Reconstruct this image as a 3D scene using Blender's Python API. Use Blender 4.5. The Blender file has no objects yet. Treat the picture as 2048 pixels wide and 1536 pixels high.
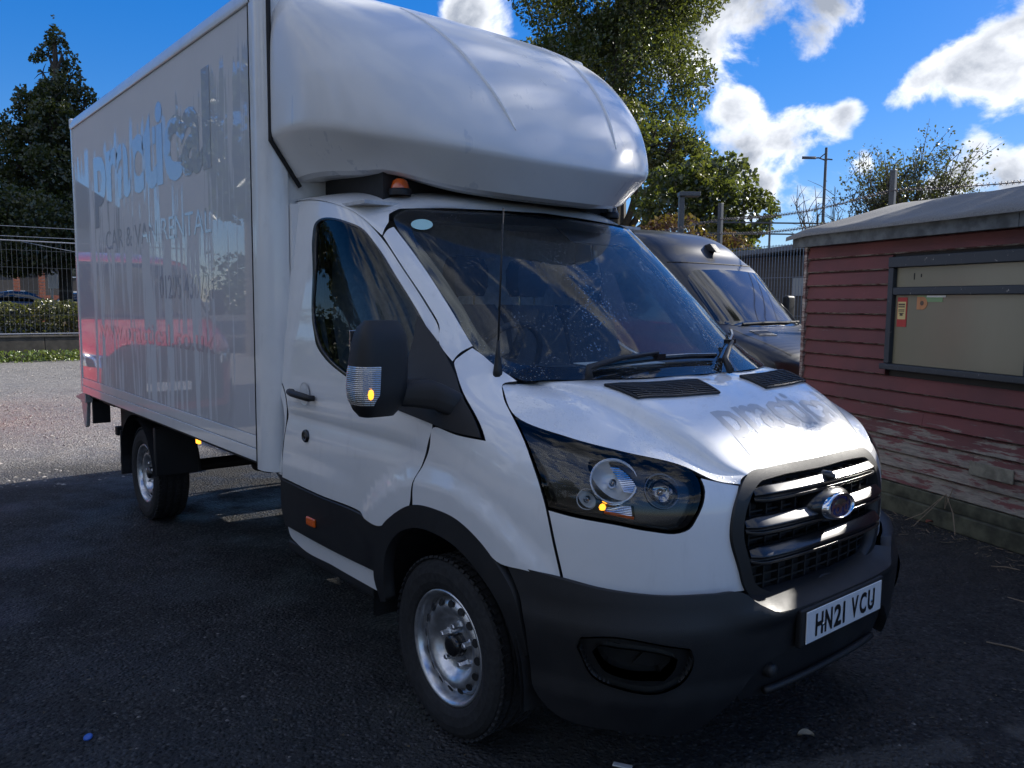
import bpy, bmesh, math, random
import numpy as np
from mathutils import Vector, Matrix
from mathutils.geometry import delaunay_2d_cdt
import mathutils.noise as mnoise

SC = bpy.context.scene
COL = SC.collection
rad = math.radians
rng = np.random.default_rng(7)

# ------------------------------------------------------------------ camera, sky, sun, exposure
cam_d = bpy.data.cameras.new('camera')
cam = bpy.data.objects.new('camera', cam_d)
COL.objects.link(cam)
cam.location = (2.43306, -2.68259, 1.65955)
YAW, PITCH, ROLL = 2.44665813, -0.10061625, 0.0105925
_f = Vector((math.cos(YAW)*math.cos(PITCH), math.sin(YAW)*math.cos(PITCH), math.sin(PITCH)))
_r = Vector((math.sin(YAW), -math.cos(YAW), 0)); _u = _r.cross(_f)
_r2 = math.cos(ROLL)*_r+math.sin(ROLL)*_u; _u2 = -math.sin(ROLL)*_r+math.cos(ROLL)*_u
cam.rotation_euler = Matrix((_r2, _u2, -_f)).transposed().to_euler()
cam_d.sensor_width = 36.0; cam_d.lens = 1609.68/2048*36
cam_d.clip_start = .05; cam_d.clip_end = 3000
SC.camera = cam

SUN_AZ, SUN_EL = 84.0, 27.0           # azimuth counted from +X towards +Y
def make_world():
    w = bpy.data.worlds.new('World'); SC.world = w; w.use_nodes = True
    nt = w.node_tree; N = nt.nodes; L = nt.links; N.clear()
    out = N.new('ShaderNodeOutputWorld'); bg = N.new('ShaderNodeBackground')
    bg.inputs['Strength'].default_value = .1
    sky = N.new('ShaderNodeTexSky'); sky.sky_type = 'NISHITA'; sky.sun_disc = False
    sky.sun_elevation = rad(SUN_EL); sky.sun_rotation = rad(90-SUN_AZ)
    sky.altitude = 300; sky.air_density = 1.0; sky.dust_density = .2; sky.ozone_density = 3.0
    hs = N.new('ShaderNodeHueSaturation'); hs.inputs['Saturation'].default_value = SKY_SAT; hs.inputs['Value'].default_value = SKY_VAL
    sh = N.new('ShaderNodeSeparateColor'); sh.mode = 'HSV'; ch = N.new('ShaderNodeCombineColor'); ch.mode = 'HSV'; pw = N.new('ShaderNodeMath'); pw.operation = 'POWER'; pw.inputs[1].default_value = .55
    ml = N.new('ShaderNodeMath'); ml.operation = 'MULTIPLY'; ml.inputs[1].default_value = 1.48
    L.new(sky.outputs[0], sh.inputs[0]); L.new(sh.outputs[2], pw.inputs[0]); L.new(pw.outputs[0], ml.inputs[0])
    L.new(sh.outputs[0], ch.inputs[0]); L.new(sh.outputs[1], ch.inputs[1]); L.new(ml.outputs[0], ch.inputs[2]); L.new(ch.outputs[0], hs.inputs['Color'])
    tint = N.new('ShaderNodeMix'); tint.data_type = 'RGBA'; tint.blend_type = 'MULTIPLY'; tint.inputs[0].default_value = 1.0
    tint.inputs[7].default_value = (.98, 1.02, 1.33, 1); L.new(hs.outputs[0], tint.inputs[6])
    tc = N.new('ShaderNodeTexCoord')
    def math_(op, a, b=None, c=None, clamp=False):
        m = N.new('ShaderNodeMath'); m.operation = op; m.use_clamp = clamp
        for i, v in enumerate((a, b, c)):
            if v is None: continue
            if isinstance(v, (int, float)): m.inputs[i].default_value = v
            else: L.new(v, m.inputs[i])
        return m.outputs[0]
    def vm(op, a, b):
        m = N.new('ShaderNodeVectorMath'); m.operation = op
        for i, v in enumerate((a, b)):
            if isinstance(v, tuple): m.inputs[i].default_value = v
            else: L.new(v, m.inputs[i])
        return m.outputs['Value'] if op in ('DOT_PRODUCT', 'DISTANCE') else m.outputs[0]
    D = vm('NORMALIZE', tc.outputs['Generated'], (0, 0, 0))
    nz = N.new('ShaderNodeTexNoise'); nz.inputs['Scale'].default_value = 5.0; nz.inputs['Detail'].default_value = 3
    L.new(D, nz.inputs['Vector'])
    wob = vm('MULTIPLY', vm('SUBTRACT', nz.outputs['Color'], (.5, .5, .5)), (.11, .11, .11))
    DW = vm('ADD', D, wob)
    cov = None
    for (dx, dy, dz, rd) in CLOUDS:
        d = vm('DISTANCE', DW, (dx, dy, dz))
        v = math_('MULTIPLY_ADD', d, -1.0/rd, 1.0)
        cov = v if cov is None else math_('SMOOTH_MAX', cov, v, .25)
    def fbm(vec):
        s = vm('MULTIPLY', vec, (1, 1, 1.35))
        n = N.new('ShaderNodeTexNoise'); n.inputs['Scale'].default_value = 9.5; n.inputs['Detail'].default_value = 10
        n.inputs['Roughness'].default_value = .58; n.inputs['Distortion'].default_value = .25
        L.new(s, n.inputs['Vector']); return n.outputs['Fac']
    n1 = fbm(D)
    sd = (math.cos(rad(SUN_AZ))*math.cos(rad(SUN_EL))*.035, math.sin(rad(SUN_AZ))*math.cos(rad(SUN_EL))*.035, math.sin(rad(SUN_EL))*.035+.012)
    n2 = fbm(vm('ADD', D, sd))
    dens = math_('ADD', math_('MULTIPLY', math_('SUBTRACT', n1, .5), 3.3), math_('MULTIPLY_ADD', math_('MAXIMUM', cov, -1.5), 1.15, -.36))
    mr = N.new('ShaderNodeMapRange'); mr.interpolation_type = 'SMOOTHSTEP'
    mr.inputs['From Min'].default_value = .0; mr.inputs['From Max'].default_value = .50
    L.new(dens, mr.inputs['Value']); alpha = mr.outputs[0]
    core = N.new('ShaderNodeMapRange'); core.interpolation_type = 'SMOOTHSTEP'
    core.inputs['From Min'].default_value = .14; core.inputs['From Max'].default_value = .75
    L.new(dens, core.inputs['Value'])
    relief = math_('MULTIPLY', math_('SUBTRACT', n1, n2), 3.2)
    lit = math_('ADD', math_('SUBTRACT', 1.0, math_('MULTIPLY', core.outputs[0], .86)), relief, clamp=True)
    cr = N.new('ShaderNodeMix'); cr.data_type = 'RGBA'
    cr.inputs[6].default_value = (2.5, 2.8, 3.4, 1); cr.inputs[7].default_value = (7.6, 7.8, 8.2, 1)
    L.new(lit, cr.inputs[0])
    sep = N.new('ShaderNodeSeparateXYZ'); L.new(D, sep.inputs[0])
    above = N.new('ShaderNodeMapRange'); above.inputs['From Min'].default_value = -.02; above.inputs['From Max'].default_value = .03
    L.new(sep.outputs['Z'], above.inputs['Value'])
    fac = math_('MULTIPLY', alpha, above.outputs[0])
    mx = N.new('ShaderNodeMix'); mx.data_type = 'RGBA'
    L.new(fac, mx.inputs[0]); L.new(tint.outputs[2], mx.inputs[6]); L.new(cr.outputs[2], mx.inputs[7])
    L.new(mx.outputs[2], bg.inputs['Color']); L.new(bg.outputs[0], out.inputs['Surface'])
SKY_SAT, SKY_VAL = 1.42, 1.0
CLOUDS = [(-0.583, 0.753, 0.304, 0.104), (-0.539, 0.781, 0.315, 0.112), (-0.486, 0.813, 0.321, 0.08), (-0.338, 0.909, 0.244, 0.068), (-0.373, 0.898, 0.234, 0.06), (-0.408, 0.883, 0.233, 0.04), (-0.489, 0.85, 0.194, 0.036), (-0.522, 0.834, 0.181, 0.048), (-0.564, 0.809, 0.167, 0.056), (-0.563, 0.795, 0.223, 0.04), (-0.547, 0.826, 0.138, 0.064), (-0.51, 0.851, 0.126, 0.056), (-0.464, 0.871, 0.162, 0.028), (-0.356, 0.923, 0.149, 0.048), (-0.32, 0.937, 0.139, 0.064), (-0.384, 0.915, 0.125, 0.04), (-0.538, 0.798, 0.271, 0.016), (-0.311, 0.914, 0.259, 0.056), (-0.887, 0.338, 0.315, 0.028), (-0.758, 0.564, 0.327, 0.075), (0.641, -0.68, 0.355, 0.261), (0.116, -0.665, 0.737, 0.323), (0.255, -0.306, 0.917, 0.145), (-0.782, 0.325, 0.532, 0.153), (0.543, 0.019, 0.839, 0.337), (0.199, -0.903, 0.381, 0.281), (-0.198, 0.62, 0.759, 0.196), (0.041, -0.199, 0.979, 0.337), (0.303, -0.275, 0.912, 0.282), (-0.365, -0.13, 0.922, 0.158), (-0.527, 0.56, 0.639, 0.236), (0.256, -0.927, 0.274, 0.152), (0.203, 0.207, 0.957, 0.167), (0.135, 0.89, 0.436, 0.265), (0.197, -0.965, 0.17, 0.326), (0.074, -0.92, 0.386, 0.178), (-0.106, 0.962, 0.251, 0.293), (-0.272, -0.516, 0.812, 0.184), (-0.165, -0.972, 0.166, 0.141), (0.26, 0.547, 0.796, 0.248), (-0.579, -0.521, 0.627, 0.267), (-0.297, 0.602, 0.741, 0.143), (0.299, 0.302, 0.905, 0.261), (0.196, -0.744, 0.639, 0.254), (0.211, -0.726, 0.655, 0.242), (-0.393, 0.603, 0.694, 0.221), (-0.478, -0.699, 0.531, 0.29), (-0.347, -0.928, 0.135, 0.296), (0.732, -0.555, 0.395, 0.287), (0.473, -0.693, 0.544, 0.166), (-0.062, -0.529, 0.846, 0.202), (0.122, 0.611, 0.782, 0.243), (0.957, 0.091, 0.274, 0.183), (-0.654, 0.525, 0.545, 0.254), (-0.62, -0.269, 0.737, 0.339), (-0.006, -0.844, 0.537, 0.335), (0.225, 0.225, 0.948, 0.24), (-0.515, 0.054, 0.856, 0.262), (0.393, -0.814, 0.428, 0.251), (-0.564, -0.765, 0.31, 0.293), (0.546, 0.809, 0.219, 0.194), (0.313, -0.793, 0.523, 0.147), (0.258, 0.756, 0.602, 0.152), (-0.361, -0.904, 0.229, 0.214), (-0.41, 0.135, 0.902, 0.221), (0.578, 0.664, 0.475, 0.214), (-0.646, 0.343, 0.682, 0.222), (0.855, -0.3, 0.424, 0.315), (-0.228, -0.783, 0.58, 0.326), (0.705, -0.615, 0.353, 0.205), (-0.363, -0.469, 0.806, 0.162), (0.756, -0.506, 0.415, 0.169)]  # clouds outside the view are added to whiten the light on the van
make_world()
sun_d = bpy.data.lights.new('sun', 'SUN'); sun = bpy.data.objects.new('sun', sun_d); COL.objects.link(sun)
sun_d.energy = 5.0; sun_d.angle = rad(.5); sun_d.color = (1, .95, .87)
_sd = Vector((math.cos(rad(SUN_AZ))*math.cos(rad(SUN_EL)), math.sin(rad(SUN_AZ))*math.cos(rad(SUN_EL)), math.sin(rad(SUN_EL))))
sun.rotation_euler = _sd.to_track_quat('Z', 'Y').to_euler()
SC.view_settings.view_transform = 'Standard'; SC.view_settings.look = 'None'
SC.view_settings.exposure = .70; SC.view_settings.gamma = 1; SC.view_settings.use_curve_mapping = False
SC.render.engine = 'CYCLES'
SC.cycles.max_bounces = 8; SC.cycles.transparent_max_bounces = 12; SC.cycles.glossy_bounces = 4; SC.cycles.diffuse_bounces = 3
SC.cycles.caustics_reflective = False; SC.cycles.caustics_refractive = False
try: SC.cycles.use_denoising = True
except Exception: pass

# ------------------------------------------------------------------ materials
MATS = {}
class NT:
    def __init__(s, name):
        s.m = bpy.data.materials.new(name); s.m.use_nodes = True; s.nt = s.m.node_tree; s.N = s.nt.nodes; s.L = s.nt.links
        s.b = s.N['Principled BSDF']; s.out = s.N['Material Output']; MATS[name] = s.m
    def new(s, t, **k):
        n = s.N.new(t)
        for a, v in k.items(): setattr(n, a, v)
        return n
    def set(s, n, sock, v):
        if isinstance(v, bpy.types.NodeSocket): s.L.new(v, n.inputs[sock])
        else: n.inputs[sock].default_value = v
    def co(s, kind='Object', scale=(1, 1, 1)):
        t = s.new('ShaderNodeTexCoord'); m = s.new('ShaderNodeMapping'); m.inputs['Scale'].default_value = scale
        s.L.new(t.outputs[kind], m.inputs[0]); return m.outputs[0]
    def noise(s, scale, detail=4, rough=.55, vec=None, dist=0):
        n = s.new('ShaderNodeTexNoise'); n.inputs['Scale'].default_value = scale; n.inputs['Detail'].default_value = detail
        n.inputs['Roughness'].default_value = rough; n.inputs['Distortion'].default_value = dist
        s.L.new(vec if vec is not None else s.co(), n.inputs['Vector']); return n.outputs['Fac']
    def voro(s, scale, vec=None, feature='F1', out='Distance', rnd=1.0):
        n = s.new('ShaderNodeTexVoronoi'); n.feature = feature; n.inputs['Scale'].default_value = scale; n.inputs['Randomness'].default_value = rnd
        s.L.new(vec if vec is not None else s.co(), n.inputs['Vector']); return n.outputs[out]
    def ramp(s, v, a, b, lo=0., hi=1., smooth=True):
        n = s.new('ShaderNodeMapRange'); n.interpolation_type = 'SMOOTHSTEP' if smooth else 'LINEAR'
        for k, x in (('From Min', a), ('From Max', b), ('To Min', lo), ('To Max', hi)): n.inputs[k].default_value = x
        s.L.new(v, n.inputs['Value']); return n.outputs[0]
    def math(s, op, a, b=0., clamp=False):
        n = s.new('ShaderNodeMath', operation=op); n.use_clamp = clamp
        s.set(n, 0, a); s.set(n, 1, b); return n.outputs[0]
    def mix(s, f, a, b):
        n = s.new('ShaderNodeMix'); n.data_type = 'RGBA'
        s.set(n, 0, f); s.set(n, 6, col(a)); s.set(n, 7, col(b)); return n.outputs[2]
    def bump(s, h, strength=.3, dist=.01, normal=None):
        n = s.new('ShaderNodeBump'); n.inputs['Strength'].default_value = strength; n.inputs['Distance'].default_value = dist
        s.L.new(h, n.inputs['Height'])
        if normal is not None: s.L.new(normal, n.inputs['Normal'])
        return n.outputs[0]
    def p(s, **k):
        for a, v in k.items(): s.set(s.b, {'base': 'Base Color', 'rough': 'Roughness', 'metal': 'Metallic', 'coat': 'Coat Weight', 'coatr': 'Coat Roughness',
            'normal': 'Normal', 'spec': 'Specular IOR Level', 'emit': 'Emission Color', 'emits': 'Emission Strength', 'coatn': 'Coat Normal', 'alpha': 'Alpha', 'trans': 'Transmission Weight', 'ior': 'IOR'}[a], col(v) if a in ('base', 'emit') else v)
        return s.m
def col(v):
    if isinstance(v, tuple) and len(v) == 3: return (*v, 1)
    return v
def simple(name, base, rough=.5, metal=0., var=.15, scale=30, bump=0., coat=0., spec=.5):
    t = NT(name); n = t.noise(scale, 5)
    c = t.mix(t.ramp(n, .3, .7), tuple(x*(1-var) for x in base), tuple(min(1, x*(1+var)) for x in base))
    t.p(base=c, rough=rough, metal=metal, coat=coat, spec=spec)
    if bump: t.p(normal=t.bump(n, bump, .005))
    return t.m
def paint(name, base, inner=(.04, .04, .045), wet=0., coat=1., rough=.35, dirt=.12):
    t = NT(name); n = t.noise(2.2, 6, .6); n2 = t.noise(14, 5, .65, t.co(scale=(1, 1, .35)))
    c = t.mix(t.math('MULTIPLY', t.ramp(n, .4, .75), .6), base, tuple(x*(1-dirt) for x in base))
    c = t.mix(t.math('MULTIPLY', t.ramp(n2, .55, .8), .55), c, tuple(x*(1-dirt*1.6) for x in base))
    g = t.new('ShaderNodeNewGeometry'); c = t.mix(g.outputs['Backfacing'], c, inner)
    t.p(base=c, rough=rough, coat=coat, coatr=.035)
    if wet:
        v = t.voro(95); sz = t.noise(70, 2); keep = t.ramp(t.noise(6, 3), .38, .6)
        drop = t.math('MULTIPLY', t.ramp(t.math('ADD', v, t.math('MULTIPLY', t.math('SUBTRACT', sz, .5), .5)), .12, .34, 1, 0), keep)
        nn = t.bump(drop, wet, .004); t.p(normal=nn, coatn=nn)
    return t.m
def glass(name, tint, refl=1.0, wet=0., rough=0.0, haze=0., ior=1.52):
    t = NT(name); t.N.remove(t.b)
    tr = t.new('ShaderNodeBsdfTransparent'); tr.inputs[0].default_value = (*tint, 1)
    gl = t.new('ShaderNodeBsdfGlossy'); gl.inputs['Roughness'].default_value = rough; gl.inputs['Color'].default_value = (refl, refl, refl, 1)
    fr = t.new('ShaderNodeFresnel'); fr.inputs['IOR'].default_value = ior
    f = fr.outputs[0]
    mx = t.new('ShaderNodeMixShader')
    if wet:
        v = t.voro(75); sz = t.noise(60, 2); keep = t.ramp(t.noise(3.0, 3), .47, .62)
        drop = t.math('MULTIPLY', t.ramp(t.math('ADD', v, t.math('MULTIPLY', t.math('SUBTRACT', sz, .5), .45)), .10, .30, 1, 0), keep)
        nn = t.bump(drop, wet, .004); t.L.new(nn, gl.inputs['Normal']); t.L.new(nn, fr.inputs['Normal'])
        f = t.math('ADD', f, t.math('MULTIPLY', drop, .18), True)
    t.L.new(f, mx.inputs[0]); t.L.new(tr.outputs[0], mx.inputs[1]); t.L.new(gl.outputs[0], mx.inputs[2])
    last = mx.outputs[0]
    if haze:
        df = t.new('ShaderNodeBsdfDiffuse'); df.inputs[0].default_value = (.62, .66, .7, 1); m2 = t.new('ShaderNodeMixShader'); m2.inputs[0].default_value = haze
        t.L.new(last, m2.inputs[1]); t.L.new(df.outputs[0], m2.inputs[2]); last = m2.outputs[0]
    t.L.new(last, t.out.inputs[0]); return t.m
def leafmat(name, c1, c2, c3=None, transl=.35):
    t = NT(name); g = t.new('ShaderNodeNewGeometry'); r = g.outputs['Random Per Island']
    c = t.mix(r, c1, c2)
    if c3: c = t.mix(t.ramp(t.noise(.9, 3), .5, .68), c, c3)
    t.N.remove(t.b)
    d = t.new('ShaderNodeBsdfDiffuse'); tl = t.new('ShaderNodeBsdfTranslucent'); gl = t.new('ShaderNodeBsdfGlossy'); gl.inputs['Roughness'].default_value = .35
    t.L.new(c, d.inputs[0]); br = t.mix(.5, c, (.25, .3, .03)); t.L.new(br, tl.inputs[0])
    m1 = t.new('ShaderNodeMixShader'); m1.inputs[0].default_value = transl; t.L.new(d.outputs[0], m1.inputs[1]); t.L.new(tl.outputs[0], m1.inputs[2])
    m2 = t.new('ShaderNodeMixShader'); m2.inputs[0].default_value = .06; t.L.new(m1.outputs[0], m2.inputs[1]); t.L.new(gl.outputs[0], m2.inputs[2])
    t.L.new(m2.outputs[0], t.out.inputs[0]); return t.m

WHITE = paint('white_paint', (.78, .78, .775)); WETWHITE = paint('wet_white_paint', (.78, .78, .775), wet=.35, dirt=.16)
GRPWHITE = paint('gelcoat_white', (.74, .75, .75), wet=.0, dirt=.16, coat=.8)
t = NT('black_plastic'); gr_ = t.noise(420, 2); ds = t.noise(2.4, 6, .65); sc_ = t.noise(1., 6, .7, t.co(scale=(30, 30, 5)))
t.p(base=t.mix(t.math('MULTIPLY', t.ramp(ds, .45, .75), .6), t.mix(t.math('MULTIPLY', t.ramp(sc_, .66, .74), .35), (.0095, .010, .0115), (.05, .05, .052)), (.022, .022, .023)), rough=t.ramp(ds, .3, .7, .42, .62), normal=t.bump(gr_, .18, .004)); BLACKP = t.m
BLACKG = simple('gloss_black', (.009, .009, .010), .24, coat=.3)
RUBBER = simple('rubber', (.012, .012, .013), .75, var=.3)
TYRE = simple('tyre_rubber', (.016, .016, .017), .8, var=.4, scale=60, bump=.3)
STEEL = simple('wheel_steel', (.60, .61, .63), .30, .85, var=.2, scale=25)
DARKM = simple('dark_chassis', (.012, .012, .013), .7)
CHROME = simple('chrome', (.75, .76, .78), .08, 1., var=.05); SATIN = simple('satin_reflector', (.80, .82, .85), .25, .25, var=.05)
ALU = simple('aluminium', (.62, .63, .65), .38, .6, var=.08)
INTER = simple('cab_interior', (.03, .032, .036), .8)
GREYTRIM = simple('grey_trim', (.28, .29, .30), .8)
AMBER = simple('amber_lens', (.75, .12, .01), .15, coat=1.); 
t = NT('amber_glow'); t.p(base=(.9, .3, .02), rough=.2, emit=(1, .38, .03), emits=1.6)  # unlit amber parts; the daylight they catch is put in as emission
AMBERG = t.m
SCREEN = glass('windscreen_glass', (.88, .93, .94), wet=.45, haze=.022, ior=1.33)
SIDEGLASS = glass('side_glass', (.50, .56, .57), ior=1.32)
LENS = glass('clear_lens', (.97, .98, .98), ior=1.38)
t = NT('pod_paint'); st = t.noise(1., 5, .6, t.co(scale=(9, 9, .9)), .3); st2 = t.noise(1., 4, .6, t.co(scale=(26, 26, 1.6)), .2); pt = t.noise(1.6, 3)
mk = t.ramp(t.math('ADD', t.math('MULTIPLY', st, .7), t.math('ADD', t.math('MULTIPLY', st2, .35), t.math('MULTIPLY', pt, .25))), .76, .785)
dn = t.noise(3, 6, .65); t.p(base=t.mix(mk, t.mix(dn, (.63, .635, .64), (.76, .76, .755)), (.60, .615, .64)), rough=t.ramp(mk, 0, 1, .42, .3), coat=t.ramp(mk, 0, 1, .55, 1.), coatr=t.ramp(mk, 0, 1, .14, .02))
PODP = t.m
FRIT = simple('frit_black', (.006, .006, .007), .08, coat=1.)

# ------------------------------------------------------------------ object helpers
def link(o, parent=None, label=None, cat=None, group=None, kind=None):
    COL.objects.link(o)
    if parent is not None: o.parent = parent
    if label: o['label'] = label
    if cat: o['category'] = cat
    if group: o['group'] = group
    if kind: o['kind'] = kind
    return o
def thing(name, label, cat, loc=(0, 0, 0), rz=0, group=None):
    o = bpy.data.objects.new(name, None); o.location = loc; o.rotation_euler = (0, 0, rz); o.empty_display_size = .2
    return link(o, None, label, cat, group)
def from_arrays(name, V, F, mat, parent=None, smooth=False, normals=None, bevel=0, **tags):
    me = bpy.data.meshes.new(name); me.from_pydata([tuple(v) for v in V], [], [tuple(int(i) for i in f) for f in F])
    if mat is not None: me.materials.append(mat)
    if smooth: me.polygons.foreach_set('use_smooth', [True]*len(me.polygons))
    me.update()
    if normals is not None: me.normals_split_custom_set_from_vertices([tuple(n) for n in normals])
    o = bpy.data.objects.new(name, me)
    if bevel: add_bevel(o, bevel)
    return link(o, parent, **tags)
def add_bevel(o, w, seg=2):
    m = o.modifiers.new('bevel', 'BEVEL'); m.width = w; m.segments = seg; m.limit_method = 'ANGLE'; m.angle_limit = rad(35)
    o.data.polygons.foreach_set('use_smooth', [True]*len(o.data.polygons))
    w2 = o.modifiers.new('wn', 'WEIGHTED_NORMAL'); w2.keep_sharp = True
class MB:
    def __init__(s): s.V = []; s.F = []
    def add(s, V, F):
        n = len(s.V); s.V += [tuple(v) for v in V]; s.F += [tuple(i+n for i in f) for f in F]; return s
    def box(s, c, d, M=None):
        x, y, z = (a/2 for a in d)
        V = [Vector((i*x, j*y, k*z)) for i in (-1, 1) for j in (-1, 1) for k in (-1, 1)]
        V = [(M @ v if M is not None else v)+Vector(c) for v in V]
        return s.add(V, [(0, 1, 3, 2), (4, 6, 7, 5), (0, 4, 5, 1), (2, 3, 7, 6), (0, 2, 6, 4), (1, 5, 7, 3)])
    def b2(s, lo, hi): return s.box([(a+b)/2 for a, b in zip(lo, hi)], [abs(b-a) for a, b in zip(lo, hi)])
    def tube(s, pts, r, n=8, caps=True):
        pts = [Vector(p) for p in pts]; rs = r if isinstance(r, (list, tuple)) else [r]*len(pts); V = []; F = []; a = None
        for i, p in enumerate(pts):
            d = (pts[min(i+1, len(pts)-1)]-pts[max(i-1, 0)]).normalized()
            if a is None: a = d.orthogonal().normalized()
            a = (a-d*a.dot(d)).normalized(); b = d.cross(a)
            for k in range(n):
                t = 2*math.pi*k/n; V.append(p+(a*math.cos(t)+b*math.sin(t))*rs[i])
        for i in range(len(pts)-1):
            for k in range(n): F.append((i*n+k, i*n+(k+1) % n, (i+1)*n+(k+1) % n, (i+1)*n+k))
        if caps: F += [tuple(range(n))[::-1], tuple(range((len(pts)-1)*n, len(pts)*n))]
        return s.add(V, F)
    def prism(s, poly, d, axis='y', at=0.):
        n = len(poly); V = []
        for o in (at-d/2, at+d/2):
            for a, b in poly: V.append({'y': (a, o, b), 'x': (o, a, b), 'z': (a, b, o)}[axis])
        return s.add(V, [tuple(range(n)), tuple(range(2*n-1, n-1, -1))]+[(i, n+i, n+(i+1) % n, (i+1) % n) for i in range(n)])
    def lathe(s, prof, n=48, axis='y', c=(0, 0, 0), closed=False):
        V = []; F = []; m = len(prof)
        for k in range(n):
            t = 2*math.pi*k/n; ct, st = math.cos(t), math.sin(t)
            for (r, h) in prof:
                V.append({'y': (c[0]+r*ct, c[1]+h, c[2]+r*st), 'z': (c[0]+r*ct, c[1]+r*st, c[2]+h), 'x': (c[0]+h, c[1]+r*ct, c[2]+r*st)}[axis])
        for k in range(n):
            for i in range(m-1 if not closed else m):
                a, b = i, (i+1) % m; k2 = (k+1) % n
                F.append((k*m+a, k*m+b, k2*m+b, k2*m+a))
        return s.add(V, F)
    def grid(s, G):
        G = np.asarray(G); a, b = G.shape[:2]
        return s.add(G.reshape(-1, 3), [(i*b+j, i*b+j+1, (i+1)*b+j+1, (i+1)*b+j) for i in range(a-1) for j in range(b-1)])
    def build(s, name, mat, parent=None, bevel=0, smooth=False, **tags):
        o = from_arrays(name, s.V, s.F, mat, parent, smooth=smooth, **tags)
        if bevel: add_bevel(o, bevel)
        return o
def fix_normals(o):
    bm = bmesh.new(); bm.from_mesh(o.data); bmesh.ops.recalc_face_normals(bm, faces=bm.faces); bm.to_mesh(o.data); bm.free(); return o
def text_arrays(body, size, offset=0., spacing=1., shear=0., extrude=0., align='LEFT', res=3):
    cu = bpy.data.curves.new('lettering', 'FONT'); cu.body = body; cu.size = size; cu.offset = offset; cu.space_character = spacing
    cu.shear = shear; cu.extrude = extrude; cu.align_x = align; cu.resolution_u = res
    o = bpy.data.objects.new('lettering', cu); COL.objects.link(o)
    bpy.context.view_layer.update()
    dg = bpy.context.evaluated_depsgraph_get(); me = o.evaluated_get(dg).to_mesh()
    V = np.array([v.co[:] for v in me.vertices]); F = [tuple(p.vertices) for p in me.polygons]
    o.evaluated_get(dg).to_mesh_clear(); bpy.data.objects.remove(o); bpy.data.curves.remove(cu)
    return V, F
def copy_tree(o, parent=None):
    c = o.copy(); COL.objects.link(c)
    if parent is not None: c.parent = parent
    for ch in list(o.children): copy_tree(ch, c)
    return c
def _smooth(zs, ys, grid, sig):
    v = np.interp(grid, zs, ys)
    if sig <= 0: return v
    d = grid[1]-grid[0]; k = int(4*sig/d)+1
    w = np.exp(-0.5*((np.arange(-k, k+1)*d)/sig)**2); w /= w.sum()
    return np.convolve(np.pad(v, k, mode='reflect', reflect_type='odd'), w, mode='valid')
class Hull:
    """body surface as horizontal slices; u = arc length from the front centre, negative to the driver's side"""
    def __init__(self, tab, sig=.055, z0=.15, z1=2.3, smax=3.6):
        t = np.array(tab); self.zg = np.arange(z0, z1+.0001, .01)
        self.W, self.F, self.X, self.N = [_smooth(t[:, 0], t[:, i], self.zg, sig) for i in (1, 2, 3, 4)]
        self.sg = np.arange(0, smax, .01)
        self.tx = np.zeros((len(self.zg), len(self.sg))); self.ty = self.tx.copy()
        ph = np.linspace(np.pi/2, 0, 400)**1.0
        for i in range(len(self.zg)):
            n = self.N[i]
            x = self.X[i]+(self.F[i]-self.X[i])*np.sin(ph)**(2/n); y = -self.W[i]*np.cos(ph)**(2/n)
            x = np.append(x, self.X[i]-9.); y = np.append(y, -self.W[i])
            s = np.concatenate([[0], np.cumsum(np.hypot(np.diff(x), np.diff(y)))])
            self.tx[i] = np.interp(self.sg, s, x); self.ty[i] = np.interp(self.sg, s, y)
    def row(self, z, tab):
        a = np.clip((np.asarray(z)-self.zg[0])/.01, 0, len(self.zg)-1.001); i = a.astype(int); f = a-i
        return i, f
    def P(self, u, z):
        u = np.asarray(u, float); z = np.asarray(z, float)
        i, f = self.row(z, None); b = np.clip(np.abs(u)/.01, 0, len(self.sg)-1.001); j = b.astype(int); g = b-j
        def bl(T): return (T[i, j]*(1-f)*(1-g)+T[i+1, j]*f*(1-g)+T[i, j+1]*(1-f)*g+T[i+1, j+1]*f*g)
        return np.stack([bl(self.tx), bl(self.ty)*np.where(u <= 0, 1, -1), z], -1)
    def Nrm(self, u, z):
        e = .02
        du = self.P(u+e, z)-self.P(u-e, z); dz = self.P(u, z+e)-self.P(u, z-e)
        n = np.cross(du, dz); return n/np.maximum(np.linalg.norm(n, axis=-1, keepdims=True), 1e-9)
HULL = Hull([(.15,.98,.96,.0,2.8),(.40,1.00,.97,.0,2.8),(.60,1.02,.98,.0,2.8),(.80,1.03,.985,.0,2.8),(1.0,1.03,.975,.0,2.8),(1.10,1.025,.95,.0,2.8),
  (1.20,1.02,.84,-.1,2.7),(1.28,1.012,.70,-.25,2.6),(1.36,1.005,.46,-.5,2.5),(1.42,1.0,.35,-.6,2.5),(1.56,.99,.165,-.8,2.6),(1.8,.967,-.15,-1.0,2.9),
  (2.0,.945,-.415,-1.2,3.2),(2.1,.93,-.55,-1.25,3.2),(2.2,.915,-.69,-1.3,3.2),(2.3,.9,-.83,-1.4,3.2)])
BUMP = Hull([(.15,1.0,.93,.1,2.8),(.30,1.02,1.0,.1,2.8),(.45,1.03,1.04,.1,2.9),(.60,1.04,1.055,.1,2.9),(.72,1.04,1.05,.1,2.9),(.85,1.035,1.0,.1,2.8),(2.3,1.035,1.0,.1,2.8)])

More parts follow.
